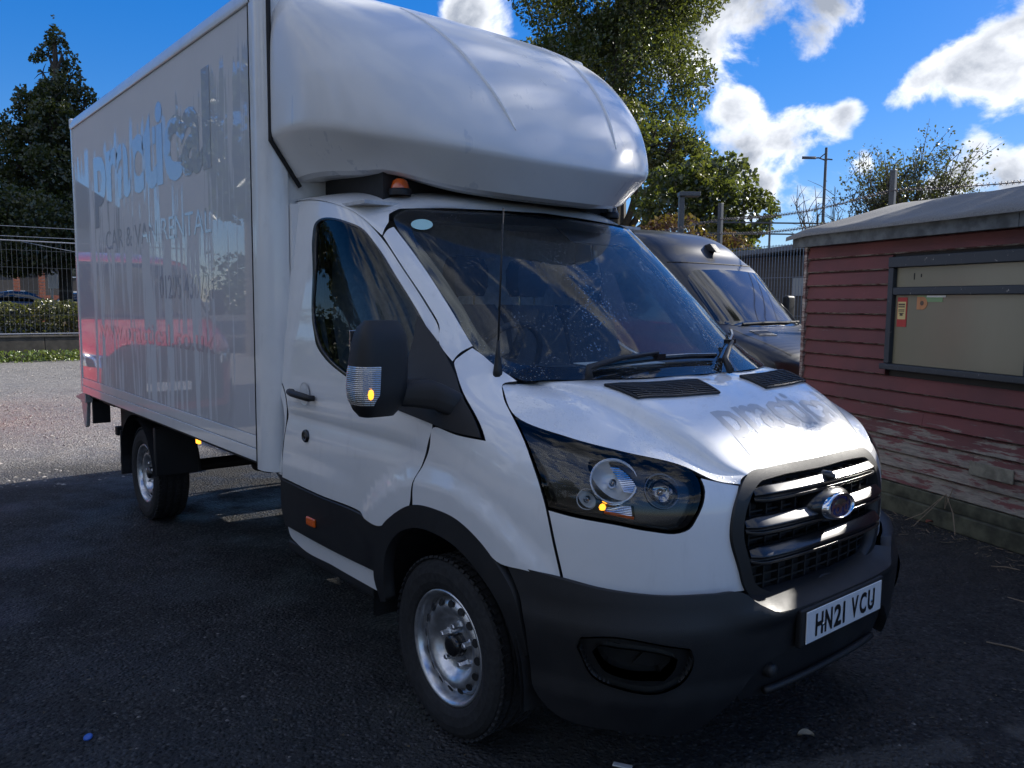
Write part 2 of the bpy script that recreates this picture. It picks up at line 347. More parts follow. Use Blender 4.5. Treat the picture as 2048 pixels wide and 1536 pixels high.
# ------------------------------------------------------------------ panels cut from a hull
def smooth_poly(P, step, closed=True, corner=50):
    P = [np.array(p, float) for p in P]; n = len(P); out = []
    def iscorner(i):
        a, b, c = P[i-1], P[i], P[(i+1) % n]; d1, d2 = b-a, c-b
        ang = abs(math.degrees(math.atan2(d1[0]*d2[1]-d1[1]*d2[0], d1@d2))); return ang > corner
    cs = [iscorner(i) for i in range(n)]
    for i in range(n):
        p1, p2 = P[i], P[(i+1) % n]; p0, p3 = P[i-1], P[(i+2) % n]; L = np.linalg.norm(p2-p1)
        if L < 1e-6: continue
        def tang(a, b, c):
            la, lb = np.linalg.norm(b-a), np.linalg.norm(c-b)
            return ((b-a)/max(la, 1e-6)*lb+(c-b)/max(lb, 1e-6)*la)/(la+lb)
        m1 = (p2-p1) if cs[i] else tang(p0, p1, p2)*L
        m2 = (p2-p1) if cs[(i+1) % n] else tang(p1, p2, p3)*L
        k = max(1, int(math.ceil(L/step)))
        for j in range(k):
            t = j/k; h00 = 2*t**3-3*t*t+1; h10 = t**3-2*t*t+t; h01 = -2*t**3+3*t*t; h11 = t**3-t*t
            out.append(h00*p1+h10*m1+h01*p2+h11*m2)
    return np.array(out)
def inside(poly, pts):
    x, y = pts[:, 0], pts[:, 1]; r = np.zeros(len(pts), bool); j = len(poly)-1
    for i in range(len(poly)):
        xi, yi = poly[i]; xj, yj = poly[j]
        c = ((yi > y) != (yj > y)) & (x < (xj-xi)*(y-yi)/(yj-yi+1e-12)+xi); r ^= c; j = i
    return r
def fill_poly(poly, step, holes=()):
    lo, hi = poly.min(0), poly.max(0)
    gx, gy = np.meshgrid(np.arange(lo[0]+step*.5, hi[0], step), np.arange(lo[1]+step*.5, hi[1], step)); g = np.stack([gx.ravel(), gy.ravel()], 1)
    ok = inside(poly, g)
    for h in holes: ok &= ~inside(h, g)
    g = g[ok]
    allb = np.concatenate([poly, *holes]) if len(holes) else poly
    if len(g):
        keep = np.ones(len(g), bool)
        for s in range(0, len(g), 400):
            d = np.sqrt(((g[s:s+400, None]-allb[None])**2).sum(-1)).min(1); keep[s:s+400] = d > step*.45
        g = g[keep]
    pts = np.concatenate([allb, g]); E = []; o = 0
    for b in (poly, *holes):
        n = len(b); E += [(o+i, o+(i+1) % n) for i in range(n)]; o += n
    V, _, F, _, _, _ = delaunay_2d_cdt([Vector(p) for p in pts], E, [], 0, 1e-6)
    V = np.array([v[:] for v in V]); F = [f for f in F]
    c = np.array([V[list(f)].mean(0) for f in F]); ok = inside(poly, c)
    for h in holes: ok &= ~inside(h, c)
    F = [f for f, k in zip(F, ok) if k]
    F = [f if np.cross(V[f[1]]-V[f[0]], V[f[2]]-V[f[0]]) > 0 else f[::-1] for f in F]
    return V, F
def panel(name, mat, parent, poly, hull=None, off=0., step=.035, flange=.012, side=-1, disp=None, holes=(), sym=False, corner=50, pos=None, **tags):
    """a body panel: outline in (arc length, height), laid on the hull; sym joins it with its mirror image over the centre line"""
    hull = hull or HULL
    if sym: poly = list(poly)+[(-u, z) for u, z in reversed(poly) if abs(u) > 1e-4]
    if side > 0: poly = [(-u, z) for u, z in poly]; holes = [[(-u, z) for u, z in h] for h in holes]
    A = smooth_poly(poly, step*.6, corner=corner); HB = [smooth_poly(h, step*.6, corner=corner) for h in holes]
    V, F = fill_poly(A, step, HB)
    def Q(u, z):
        P = hull.P(u, z); N = hull.Nrm(u, z)
        d = off+(disp(P, u, z) if disp else 0)
        return P+N*np.reshape(d, (-1, 1)) if np.ndim(d) else P+N*d
    u, z = V[:, 0], V[:, 1]; P = Q(u, z); e = .012
    n = np.cross(Q(u+e, z)-Q(u-e, z), Q(u, z+e)-Q(u, z-e)); n /= np.maximum(np.linalg.norm(n, axis=1, keepdims=True), 1e-9)
    VV = list(P); FF = [tuple(f) for f in F]; NN = list(n)
    if flange:
        cnt = {}
        for f in F:
            for a, b in zip(f, list(f[1:])+[f[0]]): cnt[(a, b)] = 1
        be = [(a, b) for (a, b) in cnt if (b, a) not in cnt]; mp = {}
        for a, b in be:
            for q in (a, b):
                if q not in mp:
                    mp[q] = len(VV); VV.append(P[q]); VV.append(P[q]-n[q]*flange); NN.append(n[q]); NN.append(n[q])
        for a, b in be:
            t3 = P[b]-P[a]; on = np.cross(t3, n[a]); on = on/max(np.linalg.norm(on), 1e-9)
            for q in (a, b):
                NN[mp[q]] = n[q]*.6+on*.6; NN[mp[q]+1] = on
            FF.append((mp[a], mp[a]+1, mp[b]+1, mp[b]))
    o = from_arrays(name, VV, FF, mat, parent, smooth=True, normals=NN, **tags)
    if flange and mat in (WHITE, WETWHITE):                     # white edge return coloured black; the shut line's shade put into it
        o.data.materials.append(RUBBER); nf = len(F); o.data.polygons.foreach_set('material_index', [0]*nf+[1]*(len(FF)-nf))
    return o
def catmull(P, n):
    """resample a list of 3-D points (or of arrays) along its first axis"""
    P = np.asarray(P, float); k = len(P); t = np.linspace(0, k-1, n); i = np.clip(t.astype(int), 0, k-2); f = t-i
    ext = np.concatenate([[2*P[0]-P[1]], P, [2*P[-1]-P[-2]]])
    p0, p1, p2, p3 = ext[i], ext[i+1], ext[i+2], ext[i+3]; f = f.reshape((-1,)+(1,)*(P.ndim-1))
    return .5*((2*p1)+(-p0+p2)*f+(2*p0-5*p1+4*p2-p3)*f**2+(-p0+3*p1-3*p2+p3)*f**3)

# ================================================================== ground
t = NT('yard_surface')
c = t.co('Object'); sx = t.new('ShaderNodeSeparateXYZ'); t.L.new(c, sx.inputs[0])
big = t.noise(.45, 5, .6, c); mid = t.noise(3.2, 6, .65, c); fine = t.noise(55, 6, .7, c); chips = t.voro(38, c); chipc = t.voro(38, c, out='Color'); ch2 = t.voro(90, c)
sc = t.new('ShaderNodeSeparateColor'); t.L.new(chipc, sc.inputs[0])
a = t.mix(t.ramp(mid, .35, .68), (.022, .023, .026), (.052, .052, .053))
a = t.mix(t.math('MULTIPLY', t.ramp(fine, .48, .66), .75), a, (.10, .098, .094))
a = t.mix(t.math('MULTIPLY', t.ramp(sc.outputs[0], .86, .92), t.ramp(chips, .42, .30)), a, (.17, .165, .155))
a = t.mix(t.math('MULTIPLY', t.ramp(sc.outputs[1], .66, .76), t.ramp(chips, .45, .3)), a, (.010, .010, .011))
st_ = t.voro(52, c, out='Color'); s2 = t.new('ShaderNodeSeparateColor'); t.L.new(st_, s2.inputs[0]); cell = t.voro(52, c)
pw = t.math('POWER', s2.outputs[2], 2.2); a = t.mix(t.math('MULTIPLY', t.ramp(cell, .75, .25), .75), a, t.mix(pw, (.010, .011, .014), (.15, .15, .152)))
a = t.mix(t.math('MULTIPLY', t.ramp(big, .56, .64), .55), a, (.075, .073, .07))
farx = t.ramp(t.math('ADD', sx.outputs['X'], t.math('MULTIPLY', big, 3.)), -3.6, -6.2)  # gravel kept paler past the van, sunlit brightness put into its colour
far = t.math('MAXIMUM', farx, t.ramp(t.math('ADD', sx.outputs['Y'], t.math('MULTIPLY', big, 2.)), -3.6, -5.4))  # pale ground behind the camera, added to bounce light onto the van
gv = t.mix(t.ramp(t.voro(26, c), .1, .55), (.43, .41, .39), (.20, .19, .18)); gv = t.mix(t.ramp(mid, .5, .72), gv, (.27, .245, .22))
gv = t.mix(t.math('MULTIPLY', t.ramp(fine, .55, .7), .5), gv, (.52, .48, .45))
ck = t.voro(.55, c, 'DISTANCE_TO_EDGE'); ckn = t.math('ADD', ck, t.math('MULTIPLY', t.math('SUBTRACT', t.noise(4, 6, .7, c), .5), .10)); crack = t.ramp(t.math('ABSOLUTE', ckn), .012, .004); a = t.mix(t.math('MULTIPLY', crack, t.ramp(t.noise(.7, 3, .5, c), .48, .6)), a, (.012, .012, .013))
oil = t.ramp(t.noise(1.15, 5, .62, c, .6), .60, .70); a = t.mix(t.math('MULTIPLY', oil, .75), a, (.014, .014, .016))
for (ax, ay, bx, by, wd) in ((.86, -.32, 1.07, .02, .05), (1.07, .02, 1.28, .45, .07), (1.40, .78, 1.48, .92, .045)):
    vx = t.new('ShaderNodeVectorMath', operation='SUBTRACT'); t.L.new(c, vx.inputs[0]); vx.inputs[1].default_value = (ax, ay, 0); L2 = (bx-ax)**2+(by-ay)**2
    dt = t.new('ShaderNodeVectorMath', operation='DOT_PRODUCT'); t.L.new(vx.outputs[0], dt.inputs[0]); dt.inputs[1].default_value = ((bx-ax)/L2, (by-ay)/L2, 0)
    h = t.math('ADD', dt.outputs['Value'], 0., True); sc_ = t.new('ShaderNodeVectorMath', operation='SCALE'); sc_.inputs[0].default_value = (bx-ax, by-ay, 0); t.L.new(h, sc_.inputs['Scale'])
    dd = t.new('ShaderNodeVectorMath', operation='DISTANCE'); t.L.new(vx.outputs[0], dd.inputs[0]); t.L.new(sc_.outputs[0], dd.inputs[1])
    dn = t.math('ADD', dd.outputs['Value'], t.math('MULTIPLY', t.math('SUBTRACT', t.noise(6, 5, .65, c), .5), .16))
    a = t.mix(t.math('MULTIPLY', t.ramp(dn, wd+.02, wd-.02), .6), a, (.17, .165, .155))
a = t.mix(far, a, gv)
rough = t.ramp(t.noise(1.4, 4, .6, c), .35, .62, .42, .85)
hgt = t.math('ADD', t.math('MULTIPLY', t.ramp(chips, .0, .5, 1, 0), .6), t.math('MULTIPLY', fine, .7)); hgt = t.math('ADD', hgt, t.math('MULTIPLY', mid, 1.6)); hgt = t.math('ADD', hgt, t.math('MULTIPLY', t.ramp(cell, .0, .6, 1, 0), .5))
hsv = t.new('ShaderNodeHueSaturation'); hsv.inputs['Value'].default_value = .56; t.L.new(a, hsv.inputs['Color']); far2 = t.mix(far, hsv.outputs[0], a)
t.p(base=far2, rough=rough, spec=.3, normal=t.bump(hgt, 1.0, .02))
gx = np.concatenate([np.linspace(-400, -30, 12), np.linspace(-26, 8, 120), np.linspace(12, 400, 10)]); gy = np.concatenate([np.linspace(-400, -16, 12), np.linspace(-13, 13, 100), np.linspace(16, 400, 12)])
G = []
for x in gx:
    row = []
    for y in gy:
        z = .022*mnoise.noise((x*.55, y*.55, 0))+.010*mnoise.noise((x*1.7, y*1.7, 4)) if abs(x+9) < 18 and abs(y) < 14 else 0
        w = min(1, max(0, (math.hypot(x*.4+.8, y)-1.25)/1.0)) if -6.2 < x < 2.2 else 1
        row.append((x, y, z*w if z < 0 else z*w*.6))
    G.append(row)
gnd = MB().grid(G).build('ground', t.m, None, smooth=True, kind='structure'); fix_normals(gnd)
if gnd.data.polygons[0].normal.z < 0: gnd.data.flip_normals()
t = NT('upper_road'); n = t.noise(2, 5); t.p(base=t.mix(n, (.05, .05, .048), (.10, .10, .09)), rough=.9)
MB().b2((-400, -300, .2), (-22.44, 300, .45)).build('road', t.m, None, kind='structure')
# loose chippings, pebbles and grit lying on the yard
def scatter(name, n, region, smin, smax, mat, seed, z=0., flat=.5, **tags):
    r = np.random.default_rng(seed); V = []; F = []
    base = np.array([(0,0,1),(1,0,0),(.3,.95,0),(-.8,.6,0),(-.8,-.6,0),(.3,-.95,0)], float); tri = [(0,1,2),(0,2,3),(0,3,4),(0,4,5),(0,5,1)]
    allv = []
    for i in range(n):
        x, y = region(r); s = smin+(smax-smin)*r.random()**3; a = r.random()*6.28; st = r.uniform(.5, 1.)
        v = base*r.uniform(.7, 1.25, (6, 1))*np.array([1, st, flat]); ca, sa = math.cos(a), math.sin(a)
        v = np.stack([v[:, 0]*ca-v[:, 1]*sa, v[:, 0]*sa+v[:, 1]*ca, v[:, 2]], 1)*s+[x, y, z-.001]; k = len(allv)*6
        allv.append(v); F += [(p+k, q+k, m+k) for p, q, m in tri]
    return from_arrays(name, np.concatenate(allv), F, mat, None, **tags)
t = NT('grit'); g = t.new('ShaderNodeNewGeometry'); r_ = g.outputs['Random Per Island']
t.p(base=t.mix(t.ramp(r_, .75, 1.), t.mix(r_, (.018, .018, .02), (.055, .053, .05)), (.17, .16, .15)), rough=.7)
def near(r):
    while True:
        d = .9+6*r.random()**1.4; a = YAW+r.uniform(-.75, .75); x, y = 2.43+d*math.cos(a), -2.68+d*math.sin(a)
        if not (-1 < y < 1 and -5.3 < x < 1.0): return x, y
scatter('grit', 16000, near, .003, .014, t.m, 3, kind='stuff')
def leftfar(r): return r.uniform(-21, -5.5), r.uniform(-4, 3)
t = NT('pale_grit'); g = t.new('ShaderNodeNewGeometry'); t.p(base=t.mix(g.outputs['Random Per Island'], (.14, .13, .12), (.40, .37, .34)), rough=.8)
scatter('gravel', 9000, leftfar, .010, .030, t.m, 4, kind='stuff')

# ================================================================== the white box lorry (axes of the scene are the lorry's: front axle at x = 0, nose towards +x)
van = thing('box_van', 'white box van with rounded roof pod, black bumper and dripping grey residue on its side', 'van')
def sstep(a, b, x):
    t = np.clip((x-a)/(b-a), 0, 1); return t*t*(3-2*t)
def body_disp(P, u, z):
    x, zz = P[:, 0], P[:, 2]; r = np.hypot(x-.02, zz-.33)
    ring = .020*(1-sstep(.655, .725, r))*sstep(.42, .6, zz)
    swage = -.011*np.exp(-((zz-1.095)/.035)**2)*(1-sstep(-.35, .0, x))*sstep(-1.35, -1.2, x)
    swage += .006*(1-sstep(.84, .93, zz))*(1-sstep(-.9, -.5, x))
    belt = -.006*sstep(1.45, 1.56, zz)*(x < .3)
    return ring+swage+belt
DOOR = [(-1.405,2.145),(-1.27,2.136),(-1.15,2.114),(-1.045,2.078),(-1.0,2.027),(-.975,1.935),(-.975,1.799),(-.98,1.647),(-.99,1.569),(-1.05,1.493),(-1.51,1.211),(-1.66,1.118),(-1.79,.958),(-1.81,.883),(-1.92,.831),(-2.02,.759),(-2.27,.774),(-2.6,.773),(-3.0,.784),(-2.99,.918),(-2.76,1.244),(-2.22,1.535),(-1.88,1.824),(-1.61,2.058),(-1.50,2.127)]
WINDOW = [(-1.36,2.026),(-1.31,2.039),(-1.1,2.013),(-1.045,1.984),(-1.025,1.898),(-1.03,1.769),(-1.04,1.603),(-1.06,1.493),(-1.495,1.222),(-1.56,1.226),(-1.71,1.238),(-1.78,1.271),(-1.92,1.339),(-1.96,1.381),(-1.965,1.444),(-1.93,1.498),(-1.61,1.817),(-1.47,1.954)]
GLASS = [(-1.36,2.013),(-1.31,2.03),(-1.11,2.004),(-1.055,1.975),(-1.035,1.894),(-1.042,1.765),(-1.053,1.603),(-1.13,1.51),(-1.37,1.36),(-1.69,1.24),(-1.77,1.28),(-1.9,1.35),(-1.935,1.39),(-1.94,1.45),(-1.91,1.503),(-1.59,1.816),(-1.45,1.945)]
SAIL = [(-1.05,1.603),(-1.04,1.489),(-1.07,1.407),(-1.18,1.304),(-1.28,1.19),(-1.41,1.196),(-1.56,1.217),(-1.70,1.235),(-1.39,1.354),(-1.15,1.508)]
PILLAR = [(-.96,1.939),(-.967,1.801),(-.97,1.649),(-.98,1.573),(-1.04,1.493),(-1.04,1.435),(-.98,1.466),(-.905,1.493),(-.885,1.652),(-.875,1.833),(-.88,1.98),(-.91,1.971)]
FENDER = [(-1.04,1.428),(-.98,1.458),(-.912,1.486),(-.892,1.457),(-.882,1.422),(-.865,1.392),(-.86,1.375),(-.93,1.363),(-.97,1.337),(-1.0,1.315),(-1.045,1.269),(-1.09,1.205),(-1.125,1.125),(-1.13,1.063),(-1.122,.996),(-1.105,.899),(-1.075,.775),(-1.19,.784),(-1.31,.791),(-1.39,.846),(-1.5,.894),(-1.63,.906),(-1.77,.89),(-1.785,.89),(-1.78,.958),(-1.65,1.112),(-1.51,1.2),(-1.42,1.188),(-1.265,1.183),(-1.165,1.304),(-1.06,1.404)]
FRONTP = [(-1.112,.99),(-1.04,.979),(-.9,.963),(-.78,.943),(-.69,.936),(-.655,.947),(-.625,.983),(-.595,1.03),(-.578,1.076),(-.578,1.1),(-.52,1.085),(-.445,1.068),(-.49,1.0),(-.508,.917),(-.478,.814),(-.44,.722),(-.54,.728),(-.78,.74),(-.94,.757),(-1.065,.776),(-1.095,.9)]
HEADL = [(-1.04,1.265),(-.97,1.228),(-.86,1.198),(-.755,1.172),(-.64,1.144),(-.603,1.128),(-.59,1.105),(-.593,1.077),(-.61,1.032),(-.64,.985),(-.67,.955),(-.7,.948),(-.78,.955),(-.9,.976),(-1.03,.991),(-1.11,1.002),(-1.118,1.064),(-1.11,1.125),(-1.08,1.206)]
CLAD = [(-3.01,.773),(-2.6,.764),(-2.27,.765),(-2.02,.75),(-2.06,.694),(-2.08,.613),(-2.09,.538),(-2.48,.532),(-2.98,.54),(-3.01,.62)]
SILL = [(-2.98,.534),(-2.48,.527),(-2.09,.533),(-2.07,.442),(-2.49,.447),(-2.88,.462),(-2.96,.49)]
FLARE = [(-2.04,.421),(-2.09,.521),(-2.08,.612),(-2.02,.754),(-1.92,.829),(-1.8,.887),(-1.63,.906),(-1.5,.894),(-1.39,.846),(-1.32,.792),(-1.24,.698),(-1.2,.584),(-1.17,.488),(-1.21,.47),(-1.29,.633),(-1.39,.731),(-1.5,.791),(-1.63,.814),(-1.77,.806),(-1.9,.752),(-1.99,.65),(-2.01,.542),(-2.0,.434)]

def mirror_obj(o, parent):
    me = o.data.copy(); n = len(me.vertices); co = np.zeros(n*3, np.float32); me.vertices.foreach_get('co', co); co = co.reshape(-1, 3); co[:, 1] *= -1
    me.vertices.foreach_set('co', co.ravel()); me.flip_normals()
    c = bpy.data.objects.new(o.name.split('.')[0], me); link(c, parent)
    for m in o.modifiers:
        k = c.modifiers.new(m.name, m.type)
        for a in ('width', 'segments', 'limit_method', 'angle_limit', 'keep_sharp', 'levels', 'render_levels'):
            if hasattr(m, a):
                try: setattr(k, a, getattr(m, a))
                except Exception: pass
    for ch in list(o.children): mirror_obj(ch, c)
    return c
def surf_frame(u, z, hull=HULL):
    P = hull.P(np.array([u]), np.array([z]))[0]; N = hull.Nrm(np.array([u]), np.array([z]))[0]; return Vector(P), Vector(N)

t = NT('ribbed_lens'); n = t.new('ShaderNodeTexWave'); n.wave_type = 'BANDS'; n.bands_direction = 'Z'; n.inputs['Scale'].default_value = 45; t.L.new(t.co(), n.inputs['Vector']); t.p(base=t.mix(n.outputs['Fac'], (.34, .34, .35), (.62, .61, .60)), rough=.12, metal=.55, coat=1., normal=t.bump(n.outputs['Fac'], .5, .004))
t = NT('lamp_housing'); t.p(base=(.035, .037, .042), rough=.3)
t = NT('smoked_chrome'); t.p(base=(.22, .23, .25), rough=.08, metal=1.)
for side in (-1, 1):
    door = panel('door', WHITE, van, DOOR, disp=body_disp, holes=[WINDOW], side=side)
    panel('window_seal', BLACKG, door, [(u, z) for u, z in WINDOW], off=-.004, flange=.03, holes=[GLASS], side=side)
    panel('glass', SIDEGLASS, door, GLASS, off=-.012, flange=0, side=side, step=.05)
    panel('mirror_sail', BLACKP, door, SAIL, off=.006, side=side)
    panel('door_card', INTER, door, [(-1.2,1.18),(-1.45,1.15),(-1.75,.95),(-2.0,.8),(-2.9,.8),(-2.75,1.2),(-2.0,1.36),(-1.8,1.26),(-1.6,1.21)], off=-.07, flange=0, side=side, step=.06)
    panel('wing', WHITE, van, FENDER, disp=body_disp, side=side)
    panel('windscreen_pillar', WETWHITE, van, PILLAR, side=side, disp=lambda P, u, z: .0)
    panel('front_corner_panel', WHITE, van, FRONTP, side=side, disp=lambda P, u, z: body_disp(P, u, z)*.6)
    panel('door_cladding', BLACKP, door, CLAD, off=.012, flange=.025, side=side)
    panel('sill_panel', WHITE, van, SILL, off=-.002, side=side)
    panel('arch_flare', BLACKP, van, FLARE, off=.022, flange=.05, side=side)
    # headlight
    hl = panel('headlight', LENS, van, HEADL, off=.002, flange=0, side=side, step=.03)
    panel('housing', MATS['lamp_housing'], hl, HEADL, off=-.15, flange=-.148, side=side)
    circ = lambda u0, z0, r0: [(u0+r0*math.cos(a), z0+r0*math.sin(a)) for a in np.linspace(0, 2*math.pi, 20, endpoint=False)]
    panel('bezel', BLACKG, hl, HEADL, off=-.042, flange=.03, side=side, step=.02, holes=[circ(-.862, 1.111, .071), circ(-.712, 1.077, .054), circ(-.985, 1.035, .031), [(-.935, .992), (-.825, .974), (-.825, 1.022), (-.935, 1.032)]])
    for (u, z, r, dp, m, nm) in ((-.862, 1.111, .071, .05, SATIN, 'reflector'), (-.712, 1.077, .054, .045, MATS['smoked_chrome'], 'reflector'), (-.985, 1.035, .031, .035, SATIN, 'reflector')):
        P, N = surf_frame(u*(-side), z)
        ax = (N+Vector((.16, 0, .10))).normalized(); c = P-N*.046
        b = MB().lathe([(r*math.sin(a), -r*.75*math.cos(a)) for a in np.linspace(0, math.pi/2, 9)]+[(r*1.08, .004), (r*1.1, -.01)], 28, 'z')
        M = ax.to_track_quat('Z', 'Y').to_matrix(); b.V = [tuple(M @ Vector(v)+c) for v in b.V]
        o = b.build(nm, m, hl, smooth=True)
        b = MB().lathe([(r*1.06, .004), (r*1.085, .006), (r*1.11, .002), (r*1.10, -.012)], 32, 'z'); b.V = [tuple(M @ Vector(v)+c) for v in b.V]; b.build('trim_ring', CHROME if m is SATIN else MATS['smoked_chrome'], hl, smooth=True)
        b = MB().lathe([(0, .012), (.012, .006), (.014, -.01), (.010, -.03)], 12, 'z'); b.V = [tuple(M @ Vector(v)+c-ax*r*.25) for v in b.V]
        b.build('bulb', CHROME, hl, smooth=True)
    # finely ribbed reflector wall between the two bowls and the amber turn signal with its ribbed reflector
    b = MB()
    for k in range(13):
        t = k/12; P, N = surf_frame((-.835-.01*t)*(-side), 1.160-.085*t); P2, _ = surf_frame((-.80+.01*t)*(-side), 1.155-.085*t)
        b.tube([P-N*.055, P2-N*.050], .0028, 5)
    b.build('reflector_rib', CHROME, hl)
    b = MB()
    for k in range(8):
        z = 1.028-.006*k; A, N = surf_frame((-.925)*(-side), z); B, N2 = surf_frame((-.835)*(-side), z-.006); b.tube([A-N*.048, B-N2*.048], .0024, 5)
    b.build('indicator_rib', CHROME, hl)
    P, N = surf_frame((-.935)*(-side), 1.012); b = MB().lathe([(0, .016), (.010, .012), (.016, 0), (.012, -.012), (0, -.016)], 14, 'z'); b.V = [tuple(Vector(v)*.75+P-N*.046) for v in b.V]
    b.build('indicator_bulb', AMBERG, hl, smooth=True)
    # a slim amber lower strip
    b = MB(); A, N = surf_frame((-.93)*(-side), .995); B, N2 = surf_frame((-.83)*(-side), .979); b.tube([A-N*.04, B-N2*.04], .005, 6); b.build('indicator_strip', AMBER, hl)
    # door furniture
    P, N = surf_frame((-2.56)*(-side), 1.218, HULL)
    b = MB().tube([(P.x-.11, P.y+side*.010, 1.222), (P.x-.105, P.y+side*.032, 1.224), (P.x-.05, P.y+side*.042, 1.222), (P.x+.05, P.y+side*.042, 1.218), (P.x+.105, P.y+side*.034, 1.213), (P.x+.112, P.y+side*.008, 1.212)], [.014, .016, .017, .017, .016, .013], 10)
    b.build('handle', BLACKP, door, smooth=True)
    b = MB().lathe([(0, 0), (.045, 0), (.052, .003), (.054, .006)], 24, 'y'); b.V = [(v[0]+P.x+.0, P.y+side*(.003+v[1]*.3), v[2]+1.222) for v in b.V]
    b.build('handle_cup', GREYTRIM if False else WHITE, door, smooth=True)
    P, N = surf_frame((-2.72)*(-side), 1.026)
    b = MB().lathe([(.0, .010), (.012, .010), (.016, .008), (.017, .012), (.026, .012), (.030, .008), (.031, 0)], 24, 'y'); b.V = [(v[0]+P.x, P.y+side*(v[1]+.0), v[2]+1.026) for v in b.V]
    b.build('lock', BLACKG, door, smooth=True)
    P, N = surf_frame((-2.67)*(-side), .627)
    b = MB().box((P.x, P.y+side*.018, .627), (.085, .016, .042)); b.build('side_marker', AMBER, door, bevel=.007)
    # wing mirror (the far one is folded out of sight behind the pillar)
    if side > 0: continue
    b = MB(); G = []
    cx, cy, cz = -.085, side*1.205, 1.42
    for t, (sy, sx) in zip(np.linspace(-.172, .172, 15), [(.60, .5), (.80, .75), (.90, .9), (.97, .96), (1, 1), (1, 1), (1, 1), (1, 1), (.99, 1), (.97, .98), (.95, .95), (.92, .9), (.88, .82), (.80, .62), (.62, .36)]):
        ring = []
        for k in range(28):
            a = 2*math.pi*k/28; ca, sa = math.cos(a), math.sin(a)
            yy = .105*sy*math.copysign(abs(ca)**.55, ca); xx = .066*sx*math.copysign(abs(sa)**(.75 if sa > 0 else .35), sa)
            ring.append((cx+xx+.16*t*.2, cy+yy-side*.04*t, cz+t))
        ring.append(ring[0]); G.append(ring)
    b.grid(G); b.add(G[0][:-1], [tuple(range(27, -1, -1))]); b.add(G[-1][:-1], [tuple(range(28))])
    mir = b.build('wing_mirror', BLACKP, van, smooth=True); fix_normals(mir)
    b = MB(); G = []
    for (x, y, z, hx, hz) in ((cx+.0, 1.15, 1.325, .035, .052), (cx+.03, 1.09, 1.325, .045, .058), (cx+.075, 1.04, 1.325, .06, .066), (cx+.115, 1.0, 1.305, .06, .068), (cx+.14, .95, 1.29, .04, .05)):
        hx *= .78; hz *= .8
        G.append([(x+hx*math.copysign(abs(math.cos(a))**.6, math.cos(a)), side*y, z+hz*math.copysign(abs(math.sin(a))**.6, math.sin(a))-.3*hz*math.cos(a)) for a in np.linspace(0, 2*math.pi, 21)])
    o = b.grid(G).build('mirror_arm', BLACKP, mir, smooth=True); fix_normals(o)
    b = MB().box((cx-.0646, cy, 1.455), (.004, .165, .2)); b.build('mirror_glass', CHROME, mir, bevel=.0015)
    # clear ribbed turn signal wrapped round the lower outer corner of the mirror
    G = []
    tz = np.linspace(-.172, .172, 15); SY = [.60, .80, .90, .97, 1, 1, 1, 1, .99, .97, .95, .92, .88, .80, .62]; SX = [.5, .75, .9, .96, 1, 1, 1, 1, 1, .98, .95, .9, .82, .62, .36]
    for t_ in np.linspace(-.128, .012, 12):
        sy, sx = np.interp(t_, tz, SY), np.interp(t_, tz, SX); e = 1+.035*math.sin(min(1, max(0, (t_+.128)/.14))*math.pi)**.3; row = []
        for a in np.linspace(rad(96+12*max(0, (-.09-t_)/.04)), rad(202), 16):
            ca, sa = math.cos(a), math.sin(a); row.append((cx+.066*sx*e*math.copysign(abs(sa)**(.75 if sa > 0 else .35), sa)+.032*t_, cy-side*.105*sy*e*math.copysign(abs(ca)**.55, ca)*1.0-side*.04*t_, cz+t_))
        G.append(row)
    o = MB().grid(G).build('turn_signal', MATS['ribbed_lens'], mir, smooth=True); fix_normals(o)
    b = MB().lathe([(0, .017), (.008, .012), (.011, 0), (.008, -.012), (0, -.017)], 12, 'z'); b.V = [(v[0]*1.0+cx+.058, v[1]+cy+side*.068, v[2]*1.2+1.335) for v in b.V]
    b.build('signal_bulb', AMBERG, mir, smooth=True)

# wheel arch liners, chassis, floor, cab back
def arch(name, xc, y0, y1, r, a0, a1, mat, parent, th=.02):
    b = MB(); A = np.linspace(rad(a0), rad(a1), 20); G = []
    for a in A: G.append([(xc+r*math.cos(a), y0, .34+r*math.sin(a)), (xc+r*math.cos(a), y1, .34+r*math.sin(a))])
    b.grid(G); G2 = [[(xc+(r+th)*math.cos(a), y, .34+(r+th)*math.sin(a)) for y in (y1, y0)] for a in A]; b.grid(G2)
    b.grid([[(xc+r*math.cos(a), y0, .34+r*math.sin(a)), (xc+(r+th)*math.cos(a), y0, .34+(r+th)*math.sin(a))] for a in A])
    return b.build(name, mat, parent, smooth=False)
for s in (-1, 1):
    arch('arch_liner', .0, s*.60, s*1.0, .475, -5, 182, DARKM, van)
    MB().b2((-.56, s*.60, .3), (.52, s*.62, .9)).build('arch_inner_wall', DARKM, van)
    G = arch('mudguard', -3.954, s*.70, s*1.03, .425, 8, 178, BLACKP, van, .03)
    MB().b2((-4.40, s*.72, .27), (-4.375, s*1.03, .62)).build('mud_flap', RUBBER, van, bevel=.004)
    MB().b2((-3.545, s*.72, .40), (-3.50, s*1.02, .75)).build('mudguard_skirt', BLACKP, van, bevel=.008)
    MB().b2((-5.3, s*.36, .55), (.3, s*.44, .72)).build('chassis_rail', DARKM, van)
    MB().b2((-1.34, s*.62, .40), (-.5, s*1.0, .455)).build('cab_step', BLACKP, van, bevel=.01)
MB().b2((-1.30, -.95, .46), (-.50, .95, .74)).b2((.40, -.55, .40), (.70, .55, .9)).b2((-.55, -.6, .45), (.5, .6, 1.0)).build('underbody', DARKM, van)
MB().b2((-3.3, .52, .33), (-1.75, .98, .80)).build('sun_block', DARKM, van, bevel=.03)  # unseen box added to trim the sunlight passing under the load box
